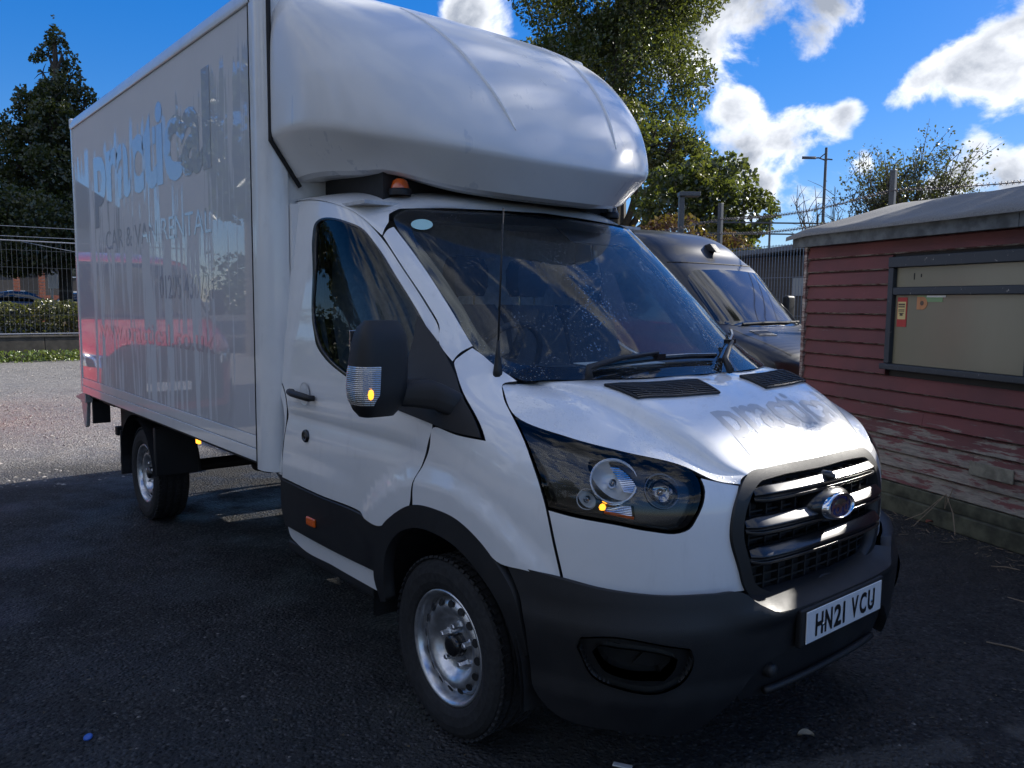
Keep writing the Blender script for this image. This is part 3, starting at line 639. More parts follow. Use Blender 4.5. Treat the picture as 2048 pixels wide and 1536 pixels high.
b = MB().tube([(-3.954, -.75, .36), (-3.954, .75, .36)], .05, 10); b.lathe([(0, -.14), (.1, -.12), (.14, 0), (.1, .12), (0, .14)], 14, 'y', (-3.954, 0, .36)); b.build('rear_axle', DARKM, van)
MB().tube([(-1.2, 0, .5), (-3.9, 0, .42)], .045, 10).build('prop_shaft', DARKM, van)
MB().b2((-5.30, -.80, .47), (-4.80, -.55, .70)).b2((-5.35, -.84, .44), (-5.27, .84, .52)).build('underrun_bar', DARKM, van, bevel=.01)
MB().box((-2.86, -.93, .74), (.05, .02, .035)).build('side_marker', AMBERG, van, bevel=.004)
MB().b2((-5.1, -.98, .765), (-4.75, -.94, .80)).build('tail_lamp_bar', DARKM, van); MB().box((-4.74, -.96, .782), (.03, .03, .03)).build('side_marker', AMBER, van, bevel=.004)
MB().b2((-1.355, -.96, .55), (-1.325, .96, 2.13)).build('cab_back', WHITE, van)
panel('cab_rear_post', WHITE, van, [(-3.02,.79),(-3.06,.79),(-2.84,1.244),(-2.28,1.535),(-1.95,1.824),(-1.68,2.058),(-1.56,2.14),(-1.515,2.125),(-1.62,2.06),(-1.89,1.826),(-2.23,1.537),(-2.77,1.246),(-3.0,.92)], step=.03)
panel('cab_rear_post', WHITE, van, [(-3.02,.79),(-3.06,.79),(-2.84,1.244),(-2.28,1.535),(-1.95,1.824),(-1.68,2.058),(-1.56,2.14),(-1.515,2.125),(-1.62,2.06),(-1.89,1.826),(-2.23,1.537),(-2.77,1.246),(-3.0,.92)], step=.03, side=1)

# cab roof
S = [HULL.P(np.array([u]), np.array([z]))[0] for u, z in ((-.962,1.943),(-1.0,2.027),(-1.05,2.078),(-1.15,2.116),(-1.27,2.139),(-1.41,2.148))]
S.append(S[-1]+np.array([-.03, 0, .0]))
Cc = [(-.533, 2.097), (-.60, 2.134), (-.69, 2.166), (-.80, 2.19), (-.95, 2.208), (-1.15, 2.216), (-1.335, 2.216)]
hdr = np.array([HULL.P(np.array([u]), np.array([z]))[0] for u, z in ((-.962,1.943),(-.925,1.976),(-.885,2.005),(-.86,2.04),(-.80,2.066),(-.58,2.078),(-.27,2.088),(0,2.097))])
seg = np.concatenate([[0], np.cumsum(np.linalg.norm(np.diff(hdr, axis=0), axis=1))]); seg /= seg[-1]
tt = np.linspace(0, 1, 30)**1.3; rows = []
for k, (s, (xc, zc)) in enumerate(zip(S, Cc)):
    if k == 0: r = np.stack([np.interp(tt, seg, hdr[:, i]) for i in range(3)], 1)
    else:
        q = 1-tt; p = 3.4
        r = np.stack([s[0]+(xc-s[0])*(1-q**2.4), s[1]*q**1.0, s[2]+(zc-s[2])*(1-q**p)**(1/1.6)], 1)
        r[:, 1] = s[1]*np.cos(tt*math.pi/2)**1.0
        q = np.abs(r[:, 1]/s[1]); r[:, 0] = s[0]+(xc-s[0])*(1-q**2.4); r[:, 2] = s[2]+(zc-s[2])*(1-q**p)**.75
    rows.append(np.concatenate([r, (r*[1, -1, 1])[::-1][1:]]))
MB().grid(catmull(rows, 36)).build('cab_roof', WETWHITE, van, smooth=True)
fix_normals(bpy.data.objects['cab_roof'])

# windscreen with its black border
WS = [(0,2.088),(-.27,2.078),(-.58,2.068),(-.80,2.055),(-.85,2.025),(-.868,1.97),(-.868,1.833),(-.88,1.652),(-.9,1.493),(-.883,1.424),(-.86,1.396),(-.71,1.384),(-.54,1.384),(-.25,1.384),(0,1.384)]
WSI = [(0,2.03),(-.27,2.022),(-.58,2.016),(-.76,2.005),(-.80,1.985),(-.815,1.95),(-.815,1.833),(-.825,1.652),(-.84,1.52),(-.83,1.47),(-.80,1.445),(-.70,1.432),(-.54,1.43),(-.25,1.43),(0,1.43)]
full = lambda P: list(P)+[(-u, z) for u, z in reversed(P) if abs(u) > 1e-4]
ws = panel('windscreen', SCREEN, van, WS, sym=True, off=-.004, flange=0, step=.04)
panel('frit_band', FRIT, ws, full(WS), off=-.010, flange=0, step=.03, holes=[full(WSI)])
panel('cowl', BLACKP, van, [(0,1.40),(-.54,1.398),(-.68,1.396),(-.76,1.385),(-.74,1.355),(-.6,1.335),(0,1.335)], sym=True, off=-.03, flange=0)
P, N = surf_frame(-.75, 1.99); b = MB(); tu = N.cross(Vector((0, 0, 1))).normalized(); tv = N.cross(tu)
V = [tuple(P+N*.003+tu*.047*math.cos(a)+tv*.036*math.sin(a)) for a in np.linspace(0, 2*math.pi, 24, endpoint=False)]
t = NT('pale_teal_sticker'); t.p(base=(.42, .68, .66), rough=.5); from_arrays('sticker', V, [tuple(range(24))], t.m, ws)
# wipers
for pts, bl in (([(-.60, 1.372, .02), (-.57, 1.394, .035), (-.40, 1.420, .04), (-.19, 1.438, .035)], [(-.55, 1.408), (-.35, 1.424), (-.19, 1.432), (0., 1.434), (.18, 1.430)]), ([(.13, 1.372, .02), (.17, 1.402, .035), (.30, 1.44, .04), (.42, 1.468, .035)], [(.17, 1.412), (.30, 1.448), (.42, 1.474), (.57, 1.50), (.73, 1.519)])):
    q = [surf_frame(u, z) for u, z, o in pts]; b = MB().tube([p+n*o[2] for (p, n), o in zip(q, pts)], [.016, .013, .010, .008], 8)
    w = b.build('wiper', BLACKP, van, smooth=True)
    q = [surf_frame(u, z) for u, z in bl]; b = MB(); b.tube([p+n*.020 for p, n in q], .009, 6); b.tube([p+n*.007 for p, n in q], .004, 5)
    c, n = q[2]; b.box(c+n*.026, (.03, .05, .02)); b.build('wiper_blade', BLACKG, w, smooth=False)

# bonnet
NETC = [(.30,1.385),(.42,1.376),(.55,1.350),(.68,1.300),(.79,1.235),(.88,1.160),(.934,1.112)]
NETI = [(.295,-.15,1.387),(.41,-.15,1.380),(.55,-.15,1.352),(.67,-.15,1.303),(.785,-.15,1.236),(.875,-.145,1.160),(.932,-.14,1.111)]
NETM = [(.275,-.38,1.386),(.40,-.37,1.374),(.53,-.36,1.345),(.66,-.35,1.296),(.77,-.34,1.232),(.867,-.32,1.155),(.925,-.28,1.108)]
NETR = [(.23,-.66,1.378),(.40,-.605,1.366),(.53,-.56,1.336),(.66,-.53,1.280),(.77,-.49,1.214),(.865,-.445,1.140),(.918,-.38,1.103)]
NETV = [(.205,-.72,1.362),(.38,-.672,1.332),(.51,-.63,1.292),(.64,-.59,1.238),(.755,-.535,1.176),(.86,-.475,1.116),(.914,-.41,1.097)]
NETS = [(.18,-.785,1.362),(.35,-.79,1.318),(.50,-.745,1.270),(.63,-.68,1.222),(.745,-.60,1.170),(.858,-.515,1.108),(.915,-.43,1.088)]
NETE = [(.158,-.836,1.362),(.325,-.904,1.268),(.52,-.845,1.218),(.68,-.745,1.181),(.80,-.622,1.146),(.88,-.53,1.094),(.919,-.44,1.074)]
net = np.array([[(x, 0, z) for x, z in NETC], NETI, NETM, NETR, NETV, NETS, NETE])   # columns outward
half = catmull(net, 43)                                                                # (43, 7, 3)
half = catmull(half.transpose(1, 0, 2), 44)                                            # (44 rows, 43 columns)
grid = np.concatenate([(half*[1, -1, 1])[:, ::-1][:, :-1], half], 1)
edge_dn = lambda g: g
b = MB().grid(grid)
bo = b.build('bonnet', WETWHITE, van, smooth=True); fix_normals(bo)
rim = np.concatenate([grid[:, 0], grid[-1], grid[::-1, -1], grid[0, ::-1]])
cen = np.array([.5, 0, 1.1]); low = rim+np.array([0, 0, -.014])-.010*(rim-cen)/np.linalg.norm(rim-cen, axis=1, keepdims=True)
MB().grid(np.stack([rim, low], 1)).build('bonnet_edge', WETWHITE, bo)
BG = grid; 
def bonnet_z(x, y):
    d = (BG[..., 0]-x)**2+(BG[..., 1]-y)**2; i, j = np.unravel_index(np.argmin(d), d.shape); i = min(max(i, 1), BG.shape[0]-2); j = min(max(j, 1), BG.shape[1]-2)
    n = np.cross(BG[i, j+1]-BG[i, j-1], BG[i+1, j]-BG[i-1, j]); n = n/np.linalg.norm(n); n = n*np.sign(n[2]); p = BG[i, j]
    return p[2]-(n[0]*(x-p[0])+n[1]*(y-p[1]))/n[2], Vector(n)
def on_bonnet(x, y, h=0.):
    z, n = bonnet_z(x, y); return Vector((x, y, z))+n*h
# louvred vents in the bonnet
for s in (-1, 1):
    q = [(.505, .143), (.433, .579), (.558, .545), (.618, .156)]
    def bl(a, c): 
        x = (q[0][0]*(1-a)+q[1][0]*a)*(1-c)+(q[3][0]*(1-a)+q[2][0]*a)*c; y = (q[0][1]*(1-a)+q[1][1]*a)*(1-c)+(q[3][1]*(1-a)+q[2][1]*a)*c; return x, s*y
    G = [[on_bonnet(*bl(a, c), .0035) for c in np.linspace(0, 1, 6)] for a in np.linspace(0, 1, 12)]
    t = MATS.get('black_plastic'); vent = MB().grid(G).build('bonnet_vent', RUBBER, van); fix_normals(vent)
    fr = [on_bonnet(*bl(a, c), .006) for a, c in [(x, 0) for x in np.linspace(0, 1, 8)]+[(1, x) for x in np.linspace(0.2, 1, 4)]+[(x, 1) for x in np.linspace(.9, 0, 8)]+[(0, x) for x in np.linspace(.8, 0, 4)]]
    MB().tube(fr, .006, 6).build('vent_frame', BLACKP, vent)
    for c in np.linspace(.14, .88, 7):
        MB().tube([on_bonnet(*bl(a, c), .007) for a in np.linspace(.03, .97, 8)], .0036, 5).build('louvre', BLACKP, vent)
    for a in (.22, .42, .62, .8):
        MB().tube([on_bonnet(*bl(a, c), .008) for c in np.linspace(.06, .94, 4)], .003, 5).build('louvre_rib', BLACKP, vent)
# ghost of removed lettering on the wet bonnet
from mathutils.bvhtree import BVHTree
BVH = BVHTree.FromPolygons([v.co for v in bo.data.vertices], [tuple(p.vertices) for p in bo.data.polygons])
t = NT('faded_film'); n = t.noise(40, 4); t.p(base=t.mix(n, (.40, .41, .43), (.48, .49, .51)), rough=.5, coat=.25, coatr=.2); FILM = t.m
V, F = text_arrays('practical', .235, offset=.004, spacing=.95, res=2)
V[:, 0] *= .80/V[:, 0].max(); V[:, 0] -= .33
# refine so the letters follow the curve of the metal
bm = bmesh.new(); vs = [bm.verts.new(v) for v in V]
for f in F:
    try: bm.faces.new([vs[i] for i in f])
    except ValueError: pass
bmesh.ops.triangulate(bm, faces=bm.faces); bmesh.ops.subdivide_edges(bm, edges=[e for e in bm.edges if e.calc_length() > .02], cuts=2)
bmesh.ops.triangulate(bm, faces=bm.faces)
for v in bm.verts:
    x = .815-v.co.y*1.05; y = v.co.x; hit = BVH.ray_cast(Vector((x, y, 2)), Vector((0, 0, -1))); v.co = hit[0]+Vector((0, 0, .0014)) if hit[0] else on_bonnet(x, y, .0012)
me = bpy.data.meshes.new('faded_lettering'); bm.normal_update(); bm.to_mesh(me); bm.free(); me.materials.append(FILM); me.polygons.foreach_set('use_smooth', [True]*len(me.polygons))
o = bpy.data.objects.new('faded_lettering', me); link(o, bo); fix_normals(o)
NB = [v.normal.copy() for v in bo.data.vertices]; kd = BVH
nn = []
for v in o.data.vertices:
    hit = BVH.find_nearest(v.co); p = bo.data.polygons[hit[2]]; w = [1/((bo.data.vertices[i].co-v.co).length+1e-4)**2 for i in p.vertices]; n_ = sum((NB[i]*a for i, a in zip(p.vertices, w)), Vector()); nn.append(tuple(n_.normalized()))
if sum(n_[2] for n_ in nn) < 0: nn = [tuple(-q for q in n_) for n_ in nn]
o.data.normals_split_custom_set_from_vertices(nn)

# radiator grille
GO = [(0,1.108),(-.30,1.106),(-.385,1.1),(-.435,1.072),(-.488,1.0),(-.505,.917),(-.476,.814),(-.437,.72),(-.36,.672),(0,.66)]
GI = [(0,1.078),(-.30,1.076),(-.355,1.07),(-.395,1.048),(-.445,.985),(-.458,.917),(-.432,.824),(-.398,.74),(-.34,.706),(0,.695)]
gr = panel('grille', BLACKP, van, full(GO), off=.012, flange=.05, holes=[full(GI)], step=.025)
panel('grille_back', RUBBER, gr, full(GO), off=-.05, flange=0, step=.06)
for zc in (1.032, .936, .836):
    prof = [(-.03, .030), (.004, .031), (.012, .029), (.036, .005), (.038, .000), (.034, -.006), (.027, -.006), (.027, -.013), (.036, -.017), (.037, -.026), (.028, -.032), (-.03, -.032)]
    ue = np.interp(zc, [.74, .824, .917, .985, 1.048], [.39, .425, .452, .44, .385]); us = np.linspace(-ue, ue, 31); G = []
    for u in us:
        P, N = surf_frame(u, zc); tp = min(1, (ue-abs(u))/.05); tp = .35+.65*math.sin(tp*math.pi/2)
        sag = -.012*(abs(u)/ue)**2
        row = [P+N*(o*tp if o > 0 else o)+Vector((0, 0, dz*(.55+.45*tp)+sag*0)) for o, dz in prof]; G.append(row)
    br = MB().grid(G).build('grille_bar', BLACKG, gr, smooth=False); fix_normals(br); add_bevel(br, .004)
for u in np.linspace(-.40, .40, 11):
    P, N = surf_frame(u, .9); top = 1.06-.25*max(0, abs(u)-.3); MB().b2((P.x-.06, P.y-.004, .70+.3*max(0, abs(u)-.33)), (P.x-.022, P.y+.004, top)).build('grille_fin', BLACKP, gr)
b = MB()
for zz in np.arange(.72, 1.06, .032):
    P, N = surf_frame(0, zz); pts = [surf_frame(u, zz) for u in np.linspace(-.40, .40, 15)]; b.tube([p-n*.03 for p, n in pts], .004, 4)
b.build('grille_mesh', BLACKP, gr, kind='stuff')
# badge: pod, chrome ring, blue oval and script
b = MB().lathe([(0, .055), (.35, .052), (.7, .040), (.92, .020), (1, 0), (1.02, -.03)], 32, 'x', (0, 0, 0)); b.V = [(v[0]+.985, v[1]*.135, v[2]*.066+.956) for v in b.V]
bd = b.build('badge_pod', BLACKG, gr, smooth=True)
lean = Matrix.Rotation(rad(-8), 4, 'Y')
def badge_place(v): q = lean @ Vector(v); return (q.x+1.032, q.y, q.z+.957)
b = MB().lathe([(.80, .006), (.86, .011), (.93, .011), (1, .004), (1.02, -.02)], 40, 'x'); b.V = [badge_place((v[0], v[1]*.098, v[2]*.047)) for v in b.V]; bdg = b.build('badge', CHROME, van, smooth=True)
t = NT('badge_blue'); t.p(base=(.005, .022, .12), rough=.15, coat=1.); b = MB().lathe([(0, .006), (.5, .006), (.86, .004)], 36, 'x'); b.V = [badge_place((v[0], v[1]*.098, v[2]*.047)) for v in b.V]; b.build('badge_field', t.m, bdg, smooth=True)
b = MB().lathe([(.73, .0068), (.765, .0078), (.80, .0068)], 40, 'x'); b.V = [badge_place((v[0], v[1]*.098, v[2]*.047)) for v in b.V]; b.build('badge_line', CHROME, bdg, smooth=True)
V, F = text_arrays('Ford', .070, offset=.0014, shear=.35, spacing=.86); V[:, 0] -= V[:, 0].mean(); V[:, 1] -= (V[:, 1].max()+V[:, 1].min())/2
from_arrays('badge_script', [badge_place((.0078, v[0]*1.0, v[1])) for v in V], F, CHROME, bdg)
b = MB().lathe([(0, .028), (.012, .024), (.018, .012), (.019, -.02)], 16, 'x', (.985, 0, 1.056)); b.build('front_camera', BLACKG, gr, smooth=True)

# bumper
BU = [(0,.660),(-.30,.660),(-.39,.664),(-.455,.70),(-.51,.742),(-.6,.748),(-.83,.755),(-.99,.766),(-1.1,.779),(-1.22,.789),(-1.335,.794),(-1.30,.714),(-1.265,.607),(-1.24,.50),(-1.2,.40),(-1.12,.335),(-.88,.30),(-.62,.30),(-.55,.36),(-.47,.445),(-.41,.49),(-.33,.505),(0,.508)]
FOGO = [(-1.07,.581),(-1.06,.61),(-.97,.624),(-.78,.6),(-.715,.588),(-.705,.564),(-.73,.480),(-.78,.45),(-.92,.456),(-1.01,.488)]
FOGI = [(-1.02,.573),(-1.005,.59),(-.94,.592),(-.79,.573),(-.757,.562),(-.762,.529),(-.79,.49),(-.92,.496),(-.975,.514)]
def bump_disp(P, u, z):
    return .018*np.exp(-((z-.655)/.03)**2)*(np.abs(u) < 9)*(1-sstep(.40, .6, np.abs(u)))-.012*sstep(.62, .70, z)*sstep(.45, .7, np.abs(u))+.010*(1-sstep(.40, .46, z))
bmp = panel('bumper', BLACKP, van, full(BU), hull=BUMP, off=0, flange=.04, disp=bump_disp, holes=[FOGO, [(-u, z) for u, z in FOGO]], step=.03)
for s in (-1, 1):
    fg = panel('fog_bezel', BLACKP, bmp, FOGO, hull=BUMP, off=-.028, flange=-.04, holes=[FOGI], side=s, step=.025)
    panel('fog_recess', RUBBER, bmp, FOGI, hull=BUMP, off=-.075, flange=-.05, side=s)
    panel('fog_blank', BLACKP, bmp, [(-.90,.575),(-.775,.563),(-.775,.53),(-.80,.502),(-.87,.505)] if False else [(-.84,.566),(-.775,.558),(-.775,.53),(-.80,.505),(-.885,.509)], hull=BUMP, off=-.058, flange=.01, side=s)
us = np.linspace(-.47, .47, 41); zt = np.interp(np.abs(us), [0, .30, .39, .455, .51], [.660, .660, .664, .70, .742])
Pf = BUMP.P(us, zt)+BUMP.Nrm(us, zt)*bump_disp(None, us, zt)[:, None]; rr = []
for k, (p, u) in enumerate(zip(Pf, us)):
    g, n = surf_frame(u*.93, .70+.02*abs(u)); rr.append([p, p*.5+np.array(g)*.5+[0, 0, .0], np.array(g)+np.array([-.02, 0, .0])])
rr = np.array(rr); rr[:, 1, 2] += .004
st = MB().grid(rr).build('bumper_step', BLACKP, bmp, smooth=True); fix_normals(st)
panel('lower_grille', BLACKP, bmp, full([(0,.535),(-.36,.53),(-.44,.475),(-.50,.40),(-.46,.345),(-.3,.335),(0,.335)]), hull=BUMP, off=-.022, flange=.05)
for zz, w in ((.372, .37), (.43, .36), (.475, .40)):
    q = [BUMP.P(np.array([u]), np.array([zz]))[0]+BUMP.Nrm(np.array([u]), np.array([zz]))[0]*(-.005 if zz < .4 else -.035) for u in np.linspace(-w, w, 21)]
    MB().tube(q, .013 if zz < .4 else .008, 8).build('lower_lip' if zz < .4 else 'lower_slat', BLACKP, bmp, smooth=True)
b = MB().lathe([(0, .03), (.02, .028), (.025, .02), (.026, -.03)], 16, 'x', (.995, -.355, .445)); b.build('towing_eye_cap', BLACKP, bmp, smooth=True)
# number plate
t = NT('plate_white'); t.p(base=(.72, .73, .74), rough=.25, coat=.6); PLATEW = t.m
t = NT('plate_black'); t.p(base=(.008, .008, .009), rough=.35); PLATEB = t.m
px0 = 1.078
MB().b2((px0-.03, -.285, .52), (px0-.006, .285, .652)).build('plate_holder', BLACKP, bmp, bevel=.006)
np_ = MB().b2((px0-.005, -.26, .5305), (px0, .26, .6415)).build('number_plate', PLATEW, van, bevel=.002)
widths = {'1': .014}; tot = 7*.011; cx = -.215
seq = 'HN21 VCU'
total = sum(widths.get(c, .05) if c != ' ' else .033-.011 for c in seq)+.011*(len(seq)-1); cx = -total/2
for c in seq:
    if c == ' ': cx += .033; continue
    w = widths.get(c, .05)
    if c == '1': V = np.array([(0, 0, 0), (.014, 0, 0), (.014, .079, 0), (0, .079, 0)], float); F = [(0, 1, 2, 3)]
    else:
        V, F = text_arrays(c, .1, offset=.0034); V[:, :2] -= V[:, :2].min(0); V[:, 0] *= w/V[:, 0].max(); V[:, 1] *= .079/V[:, 1].max()
    from_arrays('character', [(px0+.0012, cx+v[0], .5465+v[1]) for v in V], F, PLATEB, np_); cx += w+.011
for y in (-.155, .185):
    MB().lathe([(0, .003), (.005, .002), (.006, 0)], 10, 'x', (px0+.001, y, .578)).build('plate_screw', CHROME, np_)

# antenna and roof lamps
b = MB().tube([(.111, -.815, 1.385), (.109, -.815, 1.41), (.105, -.812, 1.47), (.105, -.81, 1.52)], [.022, .017, .009, .006], 10); b.tube([(.105, -.81, 1.52), (.103, -.79, 2.006)], [.0042, .0028], 6); b.build('antenna', BLACKP, van, smooth=True)
for s in (-1, 1):
    lamp = MB().lathe([(0, .052), (.02, .049), (.035, .036), (.042, .012), (.044, 0)], 20, 'z', (-.766, s*.691, 2.166)).build('roof_lamp', AMBER if s < 0 else LENS, van, smooth=True)
    MB().lathe([(.0, 0), (.05, 0), (.052, -.012), (.05, -.03)], 20, 'z', (-.766, s*.691, 2.169)).build('lamp_base', BLACKP, lamp, smooth=True)
    MB().lathe([(0, .02), (.012, .015), (.014, 0), (.01, -.015), (0, -.02)], 12, 'z', (-.766, s*.691, 2.188)).build('lamp_bulb', AMBERG if s < 0 else PLATEW, lamp, smooth=True)

# cab interior
for y in (-.36, .03, .42):
    b = MB(); G = []
    for t, w, d in ((0, .2, .09), (.1, .23, .1), (.3, .235, .09), (.5, .22, .07), (.6, .17, .06)):
        G.append([(-.62-.15*t+dx, y+sy*w, 1.05+t) for dx, sy in ((d, -.8), (d*1.1, 0), (d, .8), (0, 1), (-d, .8), (-d, -.8), (0, -1), (d, -.8))])
    b.grid(G); b.add(G[-1][:-1], [tuple(range(7))])
    seat = b.build('seat', INTER, van, smooth=True); fix_normals(seat)
    b = MB(); G = []
    for t, w, d in ((0, .10, .04), (.05, .125, .05), (.13, .125, .05), (.18, .10, .04), (.19, .05, .02)):
        G.append([(-.71+dx, y+sy*w, 1.69+t) for dx, sy in ((d, -.8), (d*1.1, 0), (d, .8), (0, 1), (-d, .8), (-d, -.8), (0, -1), (d, -.8))])
    b.grid(G); b.add(G[-1][:-1], [tuple(range(7))]); h = b.build('headrest', INTER, seat, smooth=True); fix_normals(h)
    MB().tube([(-.71, y-.05, 1.62), (-.71, y-.05, 1.70)], .006, 6).tube([(-.71, y+.05, 1.62), (-.71, y+.05, 1.70)], .006, 6).build('headrest_post', CHROME, seat)
    MB().b2((-.72, y-.19, .85), (-.25, y+.19, 1.04)).build('cushion', INTER, seat, bevel=.04)
b = MB()
th = np.linspace(0, 2*math.pi, 29); M = Matrix.Rotation(rad(-62), 3, 'Y')
b.tube([M @ Vector((.19*math.cos(a), .19*math.sin(a), 0))+Vector((-.33, -.42, 1.40)) for a in th], .016, 8, caps=False)
for a in (0.2, math.pi-.2, -math.pi/2): b.tube([M @ Vector((.18*math.cos(a), .18*math.sin(a), 0))+Vector((-.33, -.42, 1.40)), Vector((-.30, -.42, 1.39))], .02, 6)
b.tube([(-.33, -.42, 1.40), (.0, -.42, 1.25)], .04, 8); b.build('steering_wheel', INTER, van, smooth=True)
pr = [(-.30, 1.18), (-.27, 1.33), (-.18, 1.385), (-.05, 1.395), (.12, 1.365), (.22, 1.33), (.22, 1.0), (-.3, 1.0)]
MB().prism(pr, 1.50, 'y').build('dashboard', INTER, van, bevel=.02)
t = NT('paper'); t.p(base=(.75, .78, .76), rough=.6); PAPER = t.m
MB().box((.02, -.05, 1.400), (.14, .44, .003), Matrix.Rotation(rad(3), 3, 'Y')).build('dash_paper', PAPER, van)
MB().b2((-1.30, -.92, .9), (-1.28, .92, 2.08)).build('bulkhead', simple('bulkhead_grey', (.52, .53, .54), .8), van)
MB().b2((-1.3, -.9, 2.085), (-.72, .9, 2.10)).build('headlining', MATS['bulkhead_grey'], van)
MB().box((-.5, .33, 2.0), (.16, .5, .012), Matrix.Rotation(rad(35), 3, 'Y')).build('sun_visor', INTER, van, bevel=.004)
MB().tube([(-1.25, -.80, 2.0), (-1.2, -.84, 1.6), (-1.15, -.80, 1.2)], .02, 6).build('seat_belt', INTER, van)

# wheels
def build_wheel():
    rimp = [(.196, -.03), (.199, -.07), (.206, -.098), (.215, -.108), (.222, -.108), (.226, -.100), (.224, -.09), (.19, -.05), (.185, .09), (.22, .1)]
    w = MB().lathe(rimp, 56, 'y').build('wheel', STEEL, None, smooth=True)
    disc = [(.196, -.048), (.186, -.062), (.172, -.078), (.155, -.086), (.138, -.084), (.122, -.070), (.110, -.052), (.098, -.044), (.06, -.043), (0, -.043)]
    MB().lathe(disc, 56, 'y').build('wheel_disc', STEEL, w, smooth=True)
    b = MB()
    for k in range(16):
        a = 2*math.pi*k/16; c = Vector((.169*math.cos(a), -.0815, .169*math.sin(a))); e1 = Vector((math.cos(a), .42, math.sin(a))).normalized(); e2 = Vector((-math.sin(a), 0, math.cos(a)))
        b.add([c+e1*.0145*math.cos(q)+e2*.017*math.sin(q)+Vector((0, -.0045, 0)) for q in np.linspace(0, 2*math.pi, 14, endpoint=False)], [tuple(range(14))])
    b.build('vent_hole', RUBBER, w, kind='stuff')
    MB().lathe([(0, -.092), (.03, -.092), (.042, -.086), (.046, -.07), (.047, -.04)], 28, 'y').build('hub_cap', BLACKG, w, smooth=True)
    for k in range(5):
        a = 2*math.pi*k/5+.3; c = (.075*math.cos(a), 0, .075*math.sin(a)); b = MB().lathe([(0, -.082), (.009, -.082), (.012, -.078), (.013, -.05), (.02, -.044)], 6, 'y', c); b.build('wheel_nut', CHROME if False else STEEL, w)
    tp = [(.222, -.100), (.232, -.112), (.255, -.122), (.29, -.126), (.318, -.120), (.334, -.108), (.342, -.092), (.3435, -.062), (.336, -.06), (.336, -.05), (.344, -.048), (.3445, -.012), (.336, -.010), (.336, .010), (.3445, .012), (.344, .048), (.336, .05), (.336, .06), (.3435, .062), (.342, .092), (.334, .108), (.29, .126), (.222, .1)]
    MB().lathe(tp, 72, 'y').build('tyre', TYRE, w, smooth=False)
    b = MB()
    for k in range(64):
        a = 2*math.pi*k/64
        for h, da in ((-.1, 0), (-.078, .012), (-.03, .03), (.03, .05), (.08, .012)):
            M = Matrix.Rotation(-(a+da), 3, 'Y'); b.box(M @ Vector((.3425, h, 0)), (.010, .024, .021), M @ Matrix.Rotation(rad(12 if h < 0 else -12), 3, 'X') @ (Matrix.Rotation(rad(28), 3, 'Z') if abs(h) > .09 else Matrix.Identity(3)))
    b.build('tread_block', TYRE, w, kind='stuff')
    return w
w0 = build_wheel(); w0.parent = van; w0.location = (0, -.862, .342)
for x, s, a in ((-3.954, -1, 1.1), (0, 1, .4), (-3.954, 1, 2.)):
    c = copy_tree(w0, van); c.location = (x, s*.862, .342); c.rotation_euler = (0, a if s < 0 else -a, 0 if s < 0 else math.pi)

# ---------------------------------------------------------------- load box
XR, XF, YB, ZB, ZP, ZT = -5.383, -1.50, 1.083, .838, .974, 3.08
t = NT('drip_panel')
c = t.co(); sx = t.new('ShaderNodeSeparateXYZ'); t.L.new(c, sx.inputs[0])
st1 = t.noise(1.0, 5, .6, t.co(scale=(17, 1, .9)), .3); st2 = t.noise(1.0, 4, .55, t.co(scale=(5.2, 1, .62)), .6); st3 = t.noise(1., 3, .5, t.co(scale=(60, 1, 1.3)))
low = t.ramp(sx.outputs['Z'], 2.15, 1.75); top = t.ramp(sx.outputs['Z'], 2.75, 3.0); fr = t.ramp(sx.outputs['X'], -2.15, -1.9)
m = t.math('ADD', t.math('MULTIPLY', st1, .62), t.math('MULTIPLY', st2, .5)); m = t.math('ADD', m, t.math('MULTIPLY', t.math('SUBTRACT', st3, .5), .22))
thr = t.math('ADD', t.math('MULTIPLY', top, .18), t.math('MULTIPLY', fr, -.09)); thr = t.math('ADD', thr, t.math('MULTIPLY', low, -.03))
gloss = t.ramp(t.math('SUBTRACT', m, thr), .575, .60); gloss = t.math('MULTIPLY', gloss, t.ramp(sx.outputs['Z'], 3.06, 2.98))
gloss = t.math('MAXIMUM', gloss, t.math('MULTIPLY', t.ramp(sx.outputs['X'], -4.75, -4.95), t.ramp(sx.outputs['Z'], 2.75, 2.6)))
dirt = t.noise(3, 6, .65)
base = t.mix(gloss, t.mix(dirt, (.57, .585, .605), (.64, .65, .665)), (.53, .54, .56))
t.p(base=base, rough=.42, spec=t.math('MULTIPLY', gloss, .5), coat=t.math('ADD', t.math('MULTIPLY', gloss, .93), .04), coatr=t.ramp(gloss, 0, 1, .3, .012))
t.s = None; DRIP = t.m; DRIP.node_tree.nodes['Principled BSDF'].inputs['Coat IOR'].default_value = 1.62
def ghost_mat(name, base, thr):
    global t
    t = NT(name); a_ = t.noise(1., 5, .6, t.co(scale=(15, 1, .9)), .3); b_ = t.noise(1., 4, .55, t.co(scale=(4., 1, .7)), .6)
    g_ = t.ramp(t.math('ADD', t.math('MULTIPLY', a_, .62), t.math('MULTIPLY', b_, .5)), thr, thr+.02)
    t.p(base=t.mix(g_, (.56, .575, .60), base), rough=.4, coat=t.math('MULTIPLY', g_, .97), coatr=.014)
ghost_mat('ghost_gloss', (.42, .445, .50), .455); t.b.inputs['Coat IOR'].default_value = 1.6; GHOST = t.m
MB().b2((XR+.03, -YB+.01, ZP), (XF, YB-.01, ZT)).build('box_core', GRPWHITE, van)
